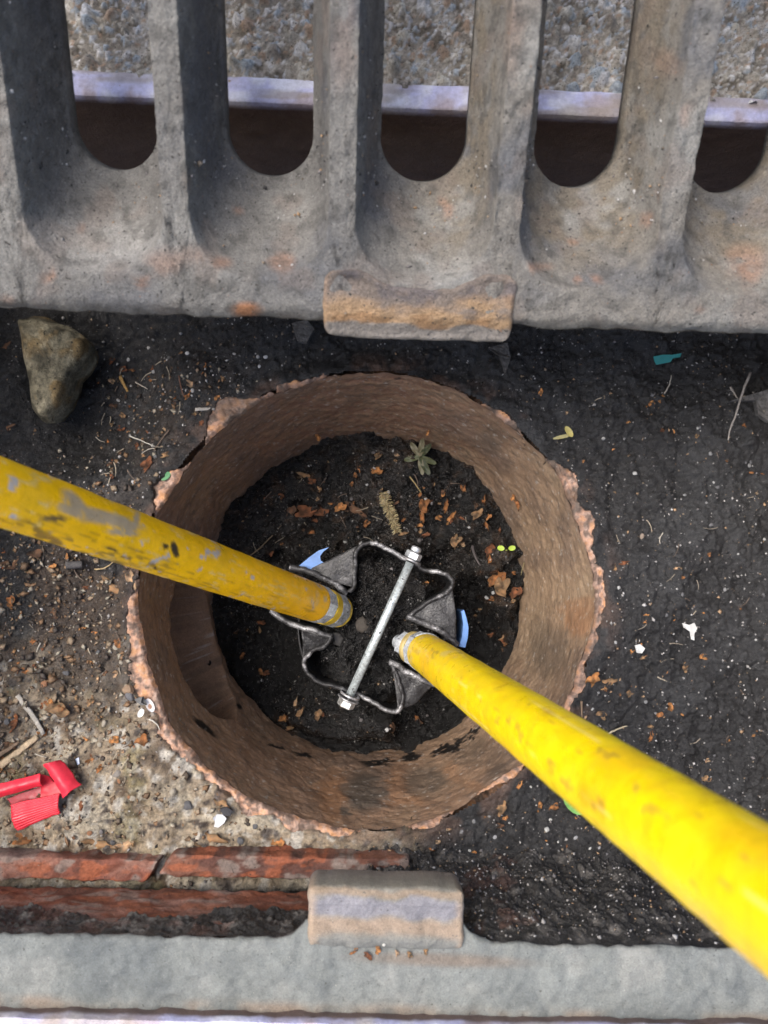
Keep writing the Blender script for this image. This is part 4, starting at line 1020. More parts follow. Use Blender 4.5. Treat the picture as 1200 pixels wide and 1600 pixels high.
# --- catkin
p = place(606, 803)
a_, b_ = place(598, 772) + (0, 0, .010), place(620, 832) + (0, 0, .010); ax = b_ - a_; Lc = np.linalg.norm(ax); ax /= Lc; pr = np.cross(ax, (0, 0, 1.)); pr /= np.linalg.norm(pr); zz = np.cross(pr, ax)
items = [(*cyl(a_ + (0, 0, .003), b_ + (0, 0, .003), .0022, 8, 6, r1=.0018), (.16, .13, .075))]
for i in range(300):
    t_ = random.random(); q_ = a_ + ax * Lc * t_ + np.array((0, 0, .003)); an = random.uniform(0, 6.28)
    dr = math.cos(an) * pr + math.sin(an) * zz + ax * random.uniform(-.3, .6); l_ = random.uniform(.0045, .0078) * (1 - .45 * abs(t_ - .4))
    items.append((*cyl(q_ + dr * .001, q_ + dr * l_, .00065, 4, 2, r1=.0003), random.choice([(.34, .28, .16), (.26, .21, .11), (.42, .36, .22)])))
joined(items, 'catkin', M['leaf'], 'shaggy tan catkin lying on the silt just above the cross bolt', 'catkin')
# --- seedling with two bright round leaves
def leafdisc(c, rx, ry, ang, tilt, col, n=16, cup=.3):
    V = [np.array(c, float)]; ca, sa = math.cos(R(ang)), math.sin(R(ang))
    for k in (.5, 1):
        for j in range(n):
            a1_ = 2 * math.pi * j / n; x_, y_ = math.cos(a1_) * rx * k, math.sin(a1_) * ry * k
            V.append(np.array(c) + (x_ * ca - y_ * sa, x_ * sa + y_ * ca, x_ * tilt + cup * k * k * ry * .5))
    Fc = [(0, 1 + j, 1 + (j + 1) % n) for j in range(n)] + [(1 + j, 1 + n + j, 1 + n + (j + 1) % n, 1 + (j + 1) % n) for j in range(n)]
    return np.array(V), Fc, col
sd_root = place(790, 860)
seed_e = empty('seedling', tuple(sd_root)); tag(seed_e, 'tiny seedling with two bright yellow-green leaves on the silt by the pipe wall', 'seedling')
for qx, qy in ((781, 857), (798, 857)):
    c = place(qx, qy) + (0, 0, .007); V, Fc, cc = leafdisc(c - sd_root, .0036, .0026, 10 if qx > 790 else -10, .1, None)
    link('leaf', pydata('leaf', V, Fc, np.zeros((len(V), 3)) + (.33, .46, .05)), M['green'], seed_e)
V, Fc = cyl((0, 0, -.002), (0, 0, .007), .0006, 6); link('stem', pydata('stem', V, Fc, np.zeros((len(V), 3)) + (.3, .35, .08)), M['green'], seed_e)
# --- weed at the top of the pot
p0 = place(655, 716); weed = empty('weed', tuple(p0)); tag(weed, 'small dull green weed with lobed leaves under the top of the pipe wall', 'weed')
for i, (qx, qy, l_, w_2, an) in enumerate(((650, 722, .010, .0035, -60), (655, 706, .010, .003, 80), (666, 704, .009, .003, 50), (646, 706, .009, .003, 120), (664, 718, .009, .003, -20), (640, 716, .008, .003, 190), (656, 730, .009, .003, -80))):
    V, Fc, cc = leafdisc(np.array((math.cos(R(an)) * l_, math.sin(R(an)) * l_, .006)), l_, w_2, an, -.2, None, n=12)
    V[1:, 2] += .0008 * np.sin(np.arange(len(V) - 1) * 2.1)
    link('leaf', pydata('leaf', V, Fc, np.zeros((len(V), 3)) + random.choice([(.075, .085, .04), (.14, .13, .08), (.05, .06, .03)])), M['green'], weed)
V, Fc = cyl((0, 0, -.004), (0, 0, .007), .0009, 6); link('stem', pydata('stem', V, Fc, np.zeros((len(V), 3)) + (.12, .12, .05)), M['green'], weed)
# --- other green bits
def leafthing(px, py, rx, ry, ang, col, label, lift=.002, name='green_leaf', tilt=.1, mat='green', cat='leaf', cup=.3):
    p = place(px, py); V, Fc, cc = leafdisc((0, 0, 0), px2m(rx, p), px2m(ry, p), ang, tilt, None, cup=cup)
    o = link(name, pydata(name, V, Fc, np.zeros((len(V), 3)) + col), M[mat]); o.location = tuple(p + (0, 0, lift)); tag(o, label, cat); return o
leafthing(896, 1250, 22, 15, -50, (.13, .30, .07), 'fresh green leaf half under the thick right handle', .004)
leafthing(259, 744, 9, 5, 40, (.04, .17, .06), 'glossy dark green leaf between the left handle and the pipe rim', .003)
leafthing(247, 752, 13, 6, 0, (.03, .05, .035), 'blackened green leaf beside the glossy one near the left handle', .0015)
leafthing(887, 676, 10, 5, -60, (.33, .28, .09), 'pale yellow-green leaf tip on the upper right rim of the pipe', .004)
leafthing(877, 684, 16, 3, 12, (.26, .23, .10), 'thin yellowish leaf lying crosswise on the upper right rim of the pipe', .004)
# --- teal scrap
def flat(pts, name, mat, col, label, cat, lift=.001, th_=.0008, warp=.0006):
    P = [place(x, y) for x, y in pts]; c = np.mean(P, axis=0); zt = max(q[2] for q in P) + lift
    n = len(P); V = [(q[0] - c[0], q[1] - c[1], zt - c[2] + warp * random.uniform(-1, 1)) for q in P]; V += [(v_[0], v_[1], v_[2] - th_) for v_ in V]
    Fc = [tuple(range(n))[::-1], tuple(n + i for i in range(n))] + [(i, (i + 1) % n, n + (i + 1) % n, n + i) for i in range(n)]
    o = link(name, pydata(name, V, Fc, np.zeros((2 * n, 3)) + col), M[mat], smooth=False); o.location = tuple(c); tag(o, label, cat); return o
flat([(1020, 558), (1032, 556), (1050, 555), (1062, 554), (1060, 560), (1050, 561), (1047, 566), (1036, 569), (1024, 571), (1021, 565)], 'plastic_scrap', 'plastic', (.035, .23, .23), 'teal plastic scrap on the black mud at the upper right', 'scrap')
flat([(228, 1084), (240, 1080), (238, 1092), (232, 1100)], 'stone_chip', 'pebble', (.10, .10, .10), 'dark grey chip wedged beside the white seeds on the left rim', 'chip', .004, .003)
leafthing(249, 1094, 11, 6, -60, (.62, .60, .60), 'larger of two white seed shells on the left pipe rim', .008, 'seed_shell', mat='plastic', cat='seed shell', cup=.9)
leafthing(240, 1103, 7, 4.5, 60, (.62, .60, .58), 'smaller of two white seed shells on the left pipe rim', .008, 'seed_shell', mat='plastic', cat='seed shell', cup=.9)
flat([(334, 1276), (340, 1271), (350, 1270), (356, 1275), (352, 1283), (343, 1290), (336, 1289), (338, 1282)], 'paint_chip', 'plastic', (.5, .51, .54), 'white paint chip on the pale mortar below the pipe', 'chip', .003, .001, .0015)
flat([(345, 1262), (356, 1258), (365, 1263), (362, 1272), (350, 1272)], 'stone_chip', 'pebble', (.03, .03, .035), 'black chip touching the white paint chip below the pipe', 'chip', .004, .003)
flat([(118, 1186), (124, 1183), (125, 1193), (120, 1196)], 'plastic_scrap', 'plastic', (.45, .50, .62), 'pale blue scrap just above the red cap', 'scrap', .001)
for i, (pts, lab) in enumerate((([(1062, 973), (1072, 976), (1084, 973), (1088, 982), (1082, 990), (1080, 1000), (1074, 998), (1072, 986), (1064, 980)], 'ragged white paint flake on the mud to the right of the pipe'),
                                ([(990, 1008), (998, 1006), (1003, 1012), (999, 1020), (991, 1019)], 'square white flake beside an orange crumb right of the pipe'))):
    flat(pts, 'paint_flake', 'plastic', (.48, .48, .46), lab, 'flake', .002, .0008, .001)
flat([(1134, 630), (1200, 612), (1215, 640), (1196, 662), (1180, 650), (1176, 628)], 'flat_stone', 'stone', (.12, .115, .11), 'flat grey stone half sunk in the mud at the right edge', 'stone', .0035, .006, .002)
flat([(455, 505), (480, 503), (492, 518), (480, 540), (466, 538), (460, 520)], 'mortar_lump', 'stone', (.10, .095, .09), 'grey mortar lump in front of the rusty lug, left', 'lump', .002, .004, .002)
flat([(762, 546), (790, 540), (797, 560), (790, 585), (778, 560)], 'mortar_lump', 'stone', (.085, .08, .075), 'grey streak of mortar in front of the rusty lug, right', 'lump', .001, .003, .002)
# --- sticks
twig(1160, 588, 1132, 690, 5, 'long straight grey stick on the mud at the right edge', col=(.24, .22, .20), bend=.01, seed=1)
twig(1138, 606, 1154, 630, 4, 'short grey stick crossing the long one at the right edge', col=(.22, .20, .18), bend=.02, seed=2)
twig(1038, 615, 1046, 588, 3, 'thin pale grass blade below the teal scrap', col=(.3, .28, .24), bend=.12, seed=3)
twig(0, 1196, 60, 1150, 13, 'split beige piece of wood at the left edge above the red cap', col=(.36, .28, .19), bend=.02, seed=4, flatten=.4, taper=.3)
twig(-8, 1185, 34, 1158, 9, 'dark brown splinter under the beige wood at the left edge', col=(.14, .10, .07), bend=.02, seed=5, flatten=.5)
twig(28, 1086, 72, 1146, 9, 'flat grey strip of wood on the left litter', col=(.30, .28, .25), bend=.05, seed=6, flatten=.3, taper=.2)
twig(194, 606, 205, 612, 8, 'dummy', seed=7) if False else None
twig(188, 588, 200, 612, 7, 'orange splinter on the dark mud right of the wedge stone', col=(.36, .22, .08), bend=.02, seed=8, flatten=.4)
twig(306, 641, 335, 638, 6, 'short pale splinter on the mud above the upper left rim', col=(.34, .32, .29), bend=.03, seed=9, flatten=.5, taper=.2)
twig(212, 688, 248, 701, 2.4, 'thin white straw above the left handle', col=(.40, .38, .33), bend=.02, seed=10)
twig(282, 590, 288, 620, 3, 'reddish curved root above the upper left rim', col=(.13, .07, .05), bend=.2, seed=11)
twig(265, 672, 240, 705, 3, 'brown root crossing the litter above the left handle', col=(.11, .08, .06), bend=.04, seed=12)
twig(105, 884, 134, 882, 13, 'charred grey chunk of wood below the left handle', col=(.085, .08, .08), bend=.01, seed=13, taper=.1)
twig(150, 890, 178, 878, 3, 'curved pale straw under the left handle', col=(.30, .23, .13), bend=.15, seed=14)
twig(942, 1148, 978, 1133, 4, 'pale straw in the orange litter right of the lower handle', col=(.30, .26, .18), bend=.04, seed=15)
twig(908, 1095, 908, 1120, 4, 'brown splinter near the lower right pipe rim', col=(.17, .12, .08), bend=.05, seed=16)
twig(820, 865, 810, 900, 2, 'thin dry stalk curving along the pipe wall on the right', col=(.22, .19, .10), bend=.3, seed=17)
twig(735, 853, 750, 885, 5, 'limp grey rootlet on the silt right of the bolt nut', col=(.08, .07, .07), bend=.1, seed=18)
twig(640, 745, 658, 770, 2.5, 'yellow straw on the silt below the weed', col=(.33, .25, .12), bend=.04, seed=19)
twig(234, 1122, 250, 1143, 3, 'curved white straw below the seed shells', col=(.5, .48, .42), bend=.15, seed=20)
twig(390, 870, 440, 820, 2.5, 'brown rootlet on the silt above the left handle', col=(.12, .09, .06), bend=.06, seed=21)
# --- larger leaf flakes with a place of their own
H = [(690, 775, 12, 60, 2, 1, 'narrow orange leaf curl at the top of the hooked pair on the silt'), (697, 790, 22, 75, 1, 0, 'orange leaf curl in the middle of the hooked pair on the silt'),
     (706, 808, 26, 50, 1, 1, 'plump orange leaf curl right of the catkin'), (685, 809, 11, 0, 3, 1, 'round orange crumb between catkin and leaf curls'),
     (661, 790, 22, 90, 3, 0, 'curled brown leaf close to the right of the catkin'), (659, 806, 22, 95, 1, 0, 'second curled brown leaf below the first, right of the catkin'), (656, 821, 10, 0, 0, 1, 'orange crumb under the curled leaves right of the catkin'),
     (631, 834, 16, 10, 1, 3, 'tan leaf crumb at the foot of the catkin'), (755, 784, 18, 80, 1, 0, 'orange bud scale near the pipe wall on the right'), (745, 804, 22, 40, 4, 3, 'brown branching leaf rib near the pipe wall'),
     (763, 808, 12, 40, 0, 1, 'orange crumb right of the leaf rib'), (758, 820, 18, -50, 1, 0, 'orange curl below the leaf rib'), (711, 845, 20, 60, 3, 3, 'tan crumpled leaf right of the bolt nut'), (722, 850, 12, -40, 0, 4, 'pale seed beside the crumpled leaf'),
     (765, 862, 26, 80, 0, 2, 'red-brown leaf clump left of the seedling'), (765, 876, 20, 90, 1, 0, 'lower half of the leaf clump left of the seedling'), (775, 903, 32, 30, 0, 0, 'orange-brown crumpled leaf below the seedling'), (782, 918, 30, 80, 3, 3, 'brown crumpled leaf against the right wall'),
     (770, 936, 14, 0, 4, 0, 'orange scrap below the crumpled leaves'), (805, 925, 24, 40, 0, 2, 'dark brown leaf at the foot of the right wall'),
     (532, 793, 20, 20, 0, 1, 'round orange leaf on the silt left of the catkin'), (552, 798, 34, -20, 5, 5, 'dull grey-brown leaf next to the round orange one'), (572, 818, 12, 60, 3, 0, 'small orange leaf left of the catkin foot'),
     (591, 712, 16, 50, 4, 3, 'pale brown leaf at the top of the silt'), (588, 737, 20, 0, 0, 1, 'orange brown frilly leaf near the top of the silt'), (478, 800, 34, 10, 4, 2, 'rust brown leaf clump on the left of the silt'), (455, 800, 22, 60, 0, 5, 'dark brown leaf at the left of the silt'),
     (500, 800, 26, 0, 4, 2, 'reddish leaf clump right of the rust brown one'), (475, 745, 24, 0, 5, 3, 'thin brown leaf near the upper left of the silt'), (490, 832, 18, 0, 1, 0, 'orange leaf above the blue blade'), (620, 712, 9, 0, 0, 4, 'pale dot of leaf left of the weed'),
     (468, 1115, 24, 60, 1, 3, 'tan leaf curl at the bottom left of the silt'), (462, 1098, 16, 80, 1, 4, 'pale leaf stalk at the bottom left of the silt'), (445, 1122, 18, 0, 0, 1, 'orange leaf crumb at the bottom left of the silt'), (497, 1116, 18, 70, 0, 3, 'tan shell shaped leaf left of the bolt head'), (455, 1136, 20, 20, 1, 3, 'curved tan straw leaf at the foot of the lower wall'),
     (613, 1137, 16, 80, 4, 5, 'brown leaf on the silt under the lower jaw'), (667, 910, 7, 0, 0, 1, 'tiny orange crumb inside the jaws near the bolt nut'),
     (222, 1158, 40, 60, 4, 0, 'large crumpled orange-brown leaf on the mortar left of the pipe'), (92, 1108, 48, -20, 0, 3, 'broad flat tan leaf on the left litter'), (70, 1100, 34, 20, 5, 2, 'brown leaf overlapping the broad tan one'), (18, 940, 26, 70, 0, 0, 'round orange-brown seed husk at the left edge'),
     (104, 944, 30, -60, 1, 3, 'curled brown leaf below the left handle'), (128, 983, 18, 20, 1, 1, 'bright orange curled leaf left of the pipe'), (143, 1034, 14, 0, 0, 1, 'bright orange crumb on the litter'), (112, 972, 14, 10, 5, 4, 'pale pink petal on the litter'),
     (172, 918, 54, -30, 5, 3, 'broad brown leaf under the left handle'), (205, 905, 36, -60, 5, 4, 'pale brown leaf at the left pipe rim'), (60, 860, 50, 10, 5, 5, 'dark brown leaf below the left end of the handle'), (20, 880, 40, 30, 5, 5, 'dark leaf at the left edge below the handle'),
     (345, 1252, 34, -30, 5, 3, 'flat tan leaf on the mortar below the pipe'), (38, 1310, 44, 10, 4, 0, 'crumpled orange leaf below the red cap'), (152, 1322, 60, 0, 5, 3, 'broad faded orange leaf on the mortar above the bricks'), (196, 1322, 46, 30, 5, 4, 'pale tan leaf on the mortar above the bricks'),
     (325, 1312, 60, 0, 5, 3, 'faded leaf pressed in the mortar above the right brick'), (435, 1315, 24, 0, 0, 1, 'golden leaf crumb on the mortar edge'), (20, 1130, 40, 60, 4, 2, 'brown crumpled leaf at the left edge'), (14, 1165, 30, 20, 4, 5, 'dark brown leaf near the beige wood'),
     (925, 1062, 40, 55, 4, 1, 'torn orange leaf strip at the lower right rim'), (950, 1066, 44, 15, 1, 3, 'long tan leaf strip right of the lower rim'), (983, 1083, 22, 40, 4, 3, 'tan crumpled leaf beside the long strip'), (1052, 1104, 34, 5, 5, 1, 'flat orange leaf on the mud to the right'), (1030, 1118, 18, 60, 0, 0, 'brown crumb left under the flat orange leaf'),
     (1098, 1026, 14, 0, 3, 1, 'orange crumb shaped like a clover on the right mud'), (1070, 1043, 18, 80, 4, 3, 'tan leaf crumb on the right mud'), (1008, 1027, 18, 10, 1, 3, 'tan curl beside the white flake'), (988, 1018, 12, 80, 0, 1, 'orange crumb touching the square white flake'), (1010, 960, 10, 0, 0, 1, 'orange dot left of the lone yellow ring'),
     (1009, 972, 9, 0, 0, 1, 'second orange dot below the first on the right mud'), (1059, 888, 15, 0, 1, 4, 'pale yellow curl on the right mud'), (1017, 630, 12, 40, 3, 1, 'orange bud scale on the mud below the teal scrap'), (982, 660, 8, 0, 0, 1, 'orange dot right of the upper right rim'), (1037, 673, 14, 0, 4, 2, 'rust coloured crumb on the upper right mud'),
     (1088, 682, 9, 60, 3, 3, 'tan seed on the upper right mud'), (845, 613, 14, 80, 4, 1, 'orange crumb on the mud above the pipe rim'), (979, 880, 24, 0, 1, 2, 'brown curled leaf at the right rim'), (963, 885, 22, 70, 1, 3, 'tan curled leaf at the right rim'), (1075, 1456, 20, 70, 4, 1, 'orange crumb near the ledge under the right handle'),
     (1052, 1414, 9, 0, 0, 1, 'orange dot above the ledge left of the right handle'), (940, 1116, 18, -20, 3, 3, 'tan leaf near the lower right rim beside the handle'), (1018, 1148, 24, 70, 1, 0, 'brown leaf strip beside the lower handle'), (1105, 1218, 18, 10, 0, 3, 'tan crumb touching the right handle'), (1104, 1188, 10, 30, 3, 4, 'pale scale beside the right handle'),
     (783, 1263, 34, 60, 4, 3, 'pale orange frilly leaf between pipe and right handle'), (812, 1226, 22, 60, 1, 1, 'orange leaf sliver below the lower right rim'), (841, 1265, 10, 80, 1, 1, 'orange sliver below the handle'), (661, 1279, 12, 0, 0, 3, 'round tan crumb at the bottom of the pipe rim'), (706, 1262, 26, -20, 4, 4, 'pale pink leaf scrap at the bottom right rim'),
     (865, 1262, 22, 60, 4, 0, 'brown frilly scrap beside the green leaf'), (741, 1331, 9, 0, 0, 1, 'orange dot on the mud above the lug'), (780, 1290, 16, 0, 4, 5, 'brown scrap on the mud above the lug'), (700, 1296, 14, 10, 1, 4, 'pale curl left of the mud scrap'),
     (275, 622, 14, 50, 1, 0, 'orange curl above the upper left rim'), (340, 622, 12, 20, 3, 1, 'orange crumb at the upper left rim'), (315, 662, 14, 70, 0, 2, 'brown curl at the upper left rim'), (262, 710, 26, 20, 1, 3, 'tan curved leaf above the glossy green one'), (230, 725, 34, 60, 4, 2, 'brown frilly leaf left of the glossy green one'), (300, 600, 22, 0, 5, 4, 'pale tan leaf on the dark mud above the rim'),
     (8, 545, 26, 60, 5, 5, 'dark olive leaf left of the wedge stone'), (10, 668, 28, 20, 5, 5, 'brown leaf at the left edge below the wedge stone')]
for i, (x, y, s_, an, kd, ci, lab) in enumerate(H):
    flake(x, y, s_, lab, None, kd, ci, an)
# leaf and specks caught on the wall
for i, (x, y, s_, ci, lab) in enumerate(((801, 778, 11, 1, 'orange leaf curl stuck high on the right pipe wall'), (808, 790, 18, 0, 'orange crumpled leaf stuck on the right pipe wall'), (668, 677, 10, 1, 'orange crumb stuck on the upper pipe wall'), (497, 684, 12, 1, 'orange crumb on the upper left pipe wall'))):
    q_ = wall_pt(x, y, .003)
    if q_ is not None: flake(x, y, s_, lab, None, i % 3, ci, p=q_)
# --- zones of small loose pieces, each a thing
CW = ['orange-brown', 'bright orange', 'rust red', 'tan', 'pale tan', 'dark brown']
KW = ['blunt', 'narrow', 'ragged', 'rounded', 'crumpled', 'flat']
MARKS = [((60, 1245), 'the red cap'), ((90, 580), 'the wedge stone'), ((18, 940), 'the round seed husk'), ((1040, 562), 'the teal scrap'), ((1147, 650), 'the long grey stick'), ((1075, 985), 'the ragged white flake'), ((1052, 1104), 'the flat orange leaf'),
         ((606, 803), 'the catkin'), ((655, 716), 'the green weed'), ((790, 860), 'the seedling'), ((470, 1115), 'the lower left foot of the pipe wall'), ((430, 760), 'the upper left foot of the pipe wall'), ((222, 1158), 'the big crumpled leaf'), ((345, 1280), 'the white paint chip'), ((245, 1094), 'the white seed shells'),
         ((259, 744), 'the glossy green leaf'), ((650, 1400), 'the right side of the lug'), ((896, 1250), 'the green leaf under the handle'), ((1000, 1380), 'the lower end of the right handle'), ((1098, 1026), 'the clover shaped crumb'), ((60, 1320), 'the upper brick'), ((300, 600), 'the dark mud by the grate'), ((170, 900), 'the underside of the left handle'), ((905, 720), 'the upper right rim'), ((500, 1310), 'the bottom rim of the pipe')]
def near(x, y):
    (mx_, my_), nm = min(MARKS, key=lambda m_: math.hypot(m_[0][0] - x, m_[0][1] - y))
    dx_, dy_ = x - mx_, y - my_
    w_ = ('left of' if dx_ < 0 else 'right of') if abs(dx_) > abs(dy_) else ('above' if dy_ < 0 else 'below')
    return w_ + ' ' + nm
def pts_in(n, x0, x1, y0, y1, ok=None):
    r_ = []
    for _ in range(n * 40):
        x, y = random.uniform(x0, x1), random.uniform(y0, y1)
        if ok is None or ok(x, y): r_.append((x, y))
        if len(r_) == n: break
    return r_
def rpot(x, y): return math.hypot(x - 574, (y - 930) * 1.01)
def under_handle(x, y):
    return (abs(y - (769 + x * .358)) < 62 - .05 * x and x < 545) or (x > 640 and abs(y - (1013 + (x - 655) * .707)) < 40 + (x - 655) * .2)
out = lambda x, y: rpot(x, y) > 392 and not under_handle(x, y)
inn = lambda x, y: rpot(x, y) < 232 and not (430 < x < 740 and 850 < y < 1115) and not under_handle(x, y)
for x, y in pts_in(46, 900, 1195, 540, 1440, out): tag(flake(x, y, random.uniform(5, 9), None, 'leaf specks right of the pipe', (kd := random.randrange(6)), (ci := random.choice([0, 1, 3, 4]))), f'small {KW[kd]} {CW[ci]} leaf bit {near(x, y)}')
for x, y in pts_in(60, 0, 225, 850, 1320, out): tag(flake(x, y, random.uniform(7, 20), None, 'leaf bits left of the pipe', (kd := random.randrange(6)), (ci := random.randrange(6))), f'small {KW[kd]} {CW[ci]} leaf bit {near(x, y)}')
for x, y in pts_in(46, 150, 370, 560, 760, out): tag(flake(x, y, random.uniform(6, 15), None, 'leaf bits above the left handle', (kd := random.randrange(6)), (ci := random.choice([0, 2, 3, 4, 5]))), f'small {KW[kd]} {CW[ci]} leaf bit {near(x, y)}')
for x, y in pts_in(56, 345, 815, 690, 1165, inn): tag(flake(x, y, random.uniform(5, 14), None, 'leaf bits on the silt', (kd := random.randrange(6)), (ci := random.choice([0, 2, 2, 3, 5]))), f'small {KW[kd]} {CW[ci]} leaf bit {near(x, y)}')
for x, y in pts_in(36, 620, 1040, 1060, 1440, out): tag(flake(x, y, random.uniform(5, 12), None, 'leaf bits below the pipe', (kd := random.randrange(6)), (ci := random.choice([0, 1, 3, 4]))), f'small {KW[kd]} {CW[ci]} leaf bit {near(x, y)}')
TW = [(.22, .19, .15), (.30, .26, .2), (.13, .10, .08), (.36, .33, .28)]
for i, (x, y) in enumerate(pts_in(26, 0, 220, 840, 1310, out)):
    a_ = random.uniform(0, 3.14); l_ = random.uniform(8, 26); twig(x, y, x + l_ * math.cos(a_), y + l_ * math.sin(a_), random.uniform(1.5, 3), f'short twig {near(x, y)}', 'twigs left of the pipe', random.choice(TW), seed=40 + i)
for i, (x, y) in enumerate(pts_in(20, 150, 350, 560, 750, out)):
    a_ = random.uniform(0, 3.14); l_ = random.uniform(8, 24); twig(x, y, x + l_ * math.cos(a_), y + l_ * math.sin(a_), random.uniform(1.5, 3), f'short twig {near(x, y)}', 'twigs above the left handle', random.choice(TW), seed=70 + i)
for i, (x, y) in enumerate(pts_in(26, 900, 1190, 560, 1400, out)):
    a_ = random.uniform(0, 3.14); l_ = random.uniform(8, 24); twig(x, y, x + l_ * math.cos(a_), y + l_ * math.sin(a_), random.uniform(1.2, 2.4), f'short pale straw {near(x, y)}', 'straws right of the pipe', random.choice(TW), seed=100 + i)
for i, (x, y) in enumerate(pts_in(18, 380, 800, 700, 850, inn)):
    a_ = random.uniform(0, 3.14); l_ = random.uniform(8, 22); twig(x, y, x + l_ * math.cos(a_), y + l_ * math.sin(a_), random.uniform(1.2, 2.2), f'short brown straw {near(x, y)}', 'straws on the silt', random.choice(TW[:3]), seed=130 + i)
# --- stones with a place of their own, then small ones
SP = [(548, 890, 0, ''),]
pebble(526, 1000, 24, 'grey stone left of the pair inside the jaws', None, 1, (.11, .105, .10), 'stone', 'stone')
pebble(566, 977, 26, 'brownish stone between the cross bolt and the left handle tip', None, 2, (.075, .065, .055), 'stone', 'stone')
pebble(201, 1078, 20, 'tan round stone on the mortar at the left rim', None, 3, (.26, .18, .12), 'stone', 'stone')
pebble(219, 1080, 18, 'bluish grey stone next to the tan one at the left rim', None, 4, (.13, .13, .14), 'stone', 'stone')
pebble(293, 1258, 16, 'dark grey pebble on the mortar below the pipe', None, 5, (.10, .10, .105), 'stone', 'stone')
pebble(1003, 838, 9, 'round brown pebble right of the pipe', None, 6, (.24, .19, .15), 'stone', 'stone')
pebble(95, 1435, 15, 'yellowish stone in the mortar bed left of the lug', None, 7, (.34, .27, .15), 'stone', 'stone')
pebble(323, 1434, 10, 'white round pebble between brick and ledge', None, 1, (.6, .6, .62), 'stone', 'stone')
pebble(153, 1417, 7, 'small white pebble on the lower brick', None, 2, (.6, .58, .56), 'stone', 'stone')
pebble(650, 722, 6, 'white dot beside the weed', None, 2, (.6, .6, .6), 'stone', 'stone') if False else None
flat([(333, 1458), (342, 1452), (356, 1461), (346, 1463), (334, 1464)], 'stone_chip', 'pebble', (.36, .30, .22), 'flat tan chip lying against the ledge edge', 'chip', .016, .002)
LD = lambda x, y: at(x, y, -.012) 
for i, (x, y, s_, c_, lab) in enumerate(((590, 1483, 16, 1, 'orange rust flake at the foot of the lug, left'), (552, 1487, 14, 0, 'brown rust flake at the foot of the lug, far left'), (575, 1492, 18, 2, 'dark rust flake under the orange one at the lug'),
                                         (556, 1478, 9, 1, 'small orange crumb at the foot of the lug'), (640, 1490, 14, 3, 'tan flake at the foot of the lug, right'), (620, 1488, 12, 4, 'pale flake in the middle at the foot of the lug'), (665, 1485, 12, 3, 'tan crumb at the foot of the lug, far right'))):
    flake(x, y, s_, lab, None, i % 6, c_, p=LD(x, y) + (0, 0, .001))
pebble(600, 1472, 7, 'white grain at the foot of the lug', None, 3, (.6, .58, .52), p=LD(600, 1472) + (0, 0, .003))
twig(1158, 1535, 1198, 1532, 2, 'hair thin brown rootlet on the ledge at the right', col=(.12, .06, .04), bend=.3, seed=180, lift=0) if False else None
flat([(620, 340), (627, 338), (638, 339), (638, 343), (628, 344)], 'seed', 'plastic', (.6, .62, .6), 'white seed', 'seed') if False else None
gq = GO + uA * ((629 - 655) * .40 / 1298)
for i, (x, y) in enumerate(pts_in(46, 880, 1195, 540, 1440, out)): tag(pebble(x, y, random.uniform(4, 8), None, 'pebbles right of the pipe', i % 5, (pc := random.choice([(.34, .34, .33), (.2, .2, .2), (.12, .12, .125)]))), f'small {"pale" if pc[0] > .33 else "brown" if pc[0] > 1.3 * pc[2] else "grey" if pc[0] > .13 else "dark"} {("round", "flat", "angular", "knobbly", "oval", "lumpy")[i % 6]} pebble {near(x, y)}')
for i, (x, y) in enumerate(pts_in(40, 700, 1040, 1200, 1460, out)): tag(pebble(x, y, random.uniform(4, 9), None, 'pebbles by the lower ledge', i % 5, (pc := random.choice([(.3, .3, .31), (.2, .2, .2), (.42, .42, .40)]))), f'small {"pale" if pc[0] > .33 else "brown" if pc[0] > 1.3 * pc[2] else "grey" if pc[0] > .13 else "dark"} {("round", "flat", "angular", "knobbly", "oval", "lumpy")[i % 6]} pebble {near(x, y)}')
for i, (x, y) in enumerate(pts_in(30, 0, 560, 1000, 1325, out)): tag(pebble(x, y, random.uniform(5, 13), None, 'stones in the mortar', i % 6, (pc := random.choice([(.3, .27, .22), (.16, .15, .15), (.10, .10, .105), (.40, .36, .3), (.26, .13, .07), (.22, .2, .18)]))), f'small {"pale" if pc[0] > .33 else "brown" if pc[0] > 1.3 * pc[2] else "grey" if pc[0] > .13 else "dark"} {("round", "flat", "angular", "knobbly", "oval", "lumpy")[i % 6]} pebble {near(x, y)}')
for i, (x, y) in enumerate(pts_in(34, 160, 420, 520, 760, out)): tag(pebble(x, y, random.uniform(4, 8), None, 'pebbles above the left handle', i % 5, (pc := random.choice([(.34, .33, .32), (.14, .14, .14), (.5, .5, .5)]))), f'small {"pale" if pc[0] > .33 else "brown" if pc[0] > 1.3 * pc[2] else "grey" if pc[0] > .13 else "dark"} {("round", "flat", "angular", "knobbly", "oval", "lumpy")[i % 6]} pebble {near(x, y)}')
for i, (x, y) in enumerate(pts_in(36, 350, 810, 690, 1150, inn)): tag(pebble(x, y, random.uniform(3.5, 8), None, 'pebbles on the silt', i % 5, (pc := random.choice([(.4, .4, .4), (.12, .11, .11), (.08, .08, .08)]))), f'small {"pale" if pc[0] > .33 else "brown" if pc[0] > 1.3 * pc[2] else "grey" if pc[0] > .13 else "dark"} {("round", "flat", "angular", "knobbly", "oval", "lumpy")[i % 6]} pebble {near(x, y)}')

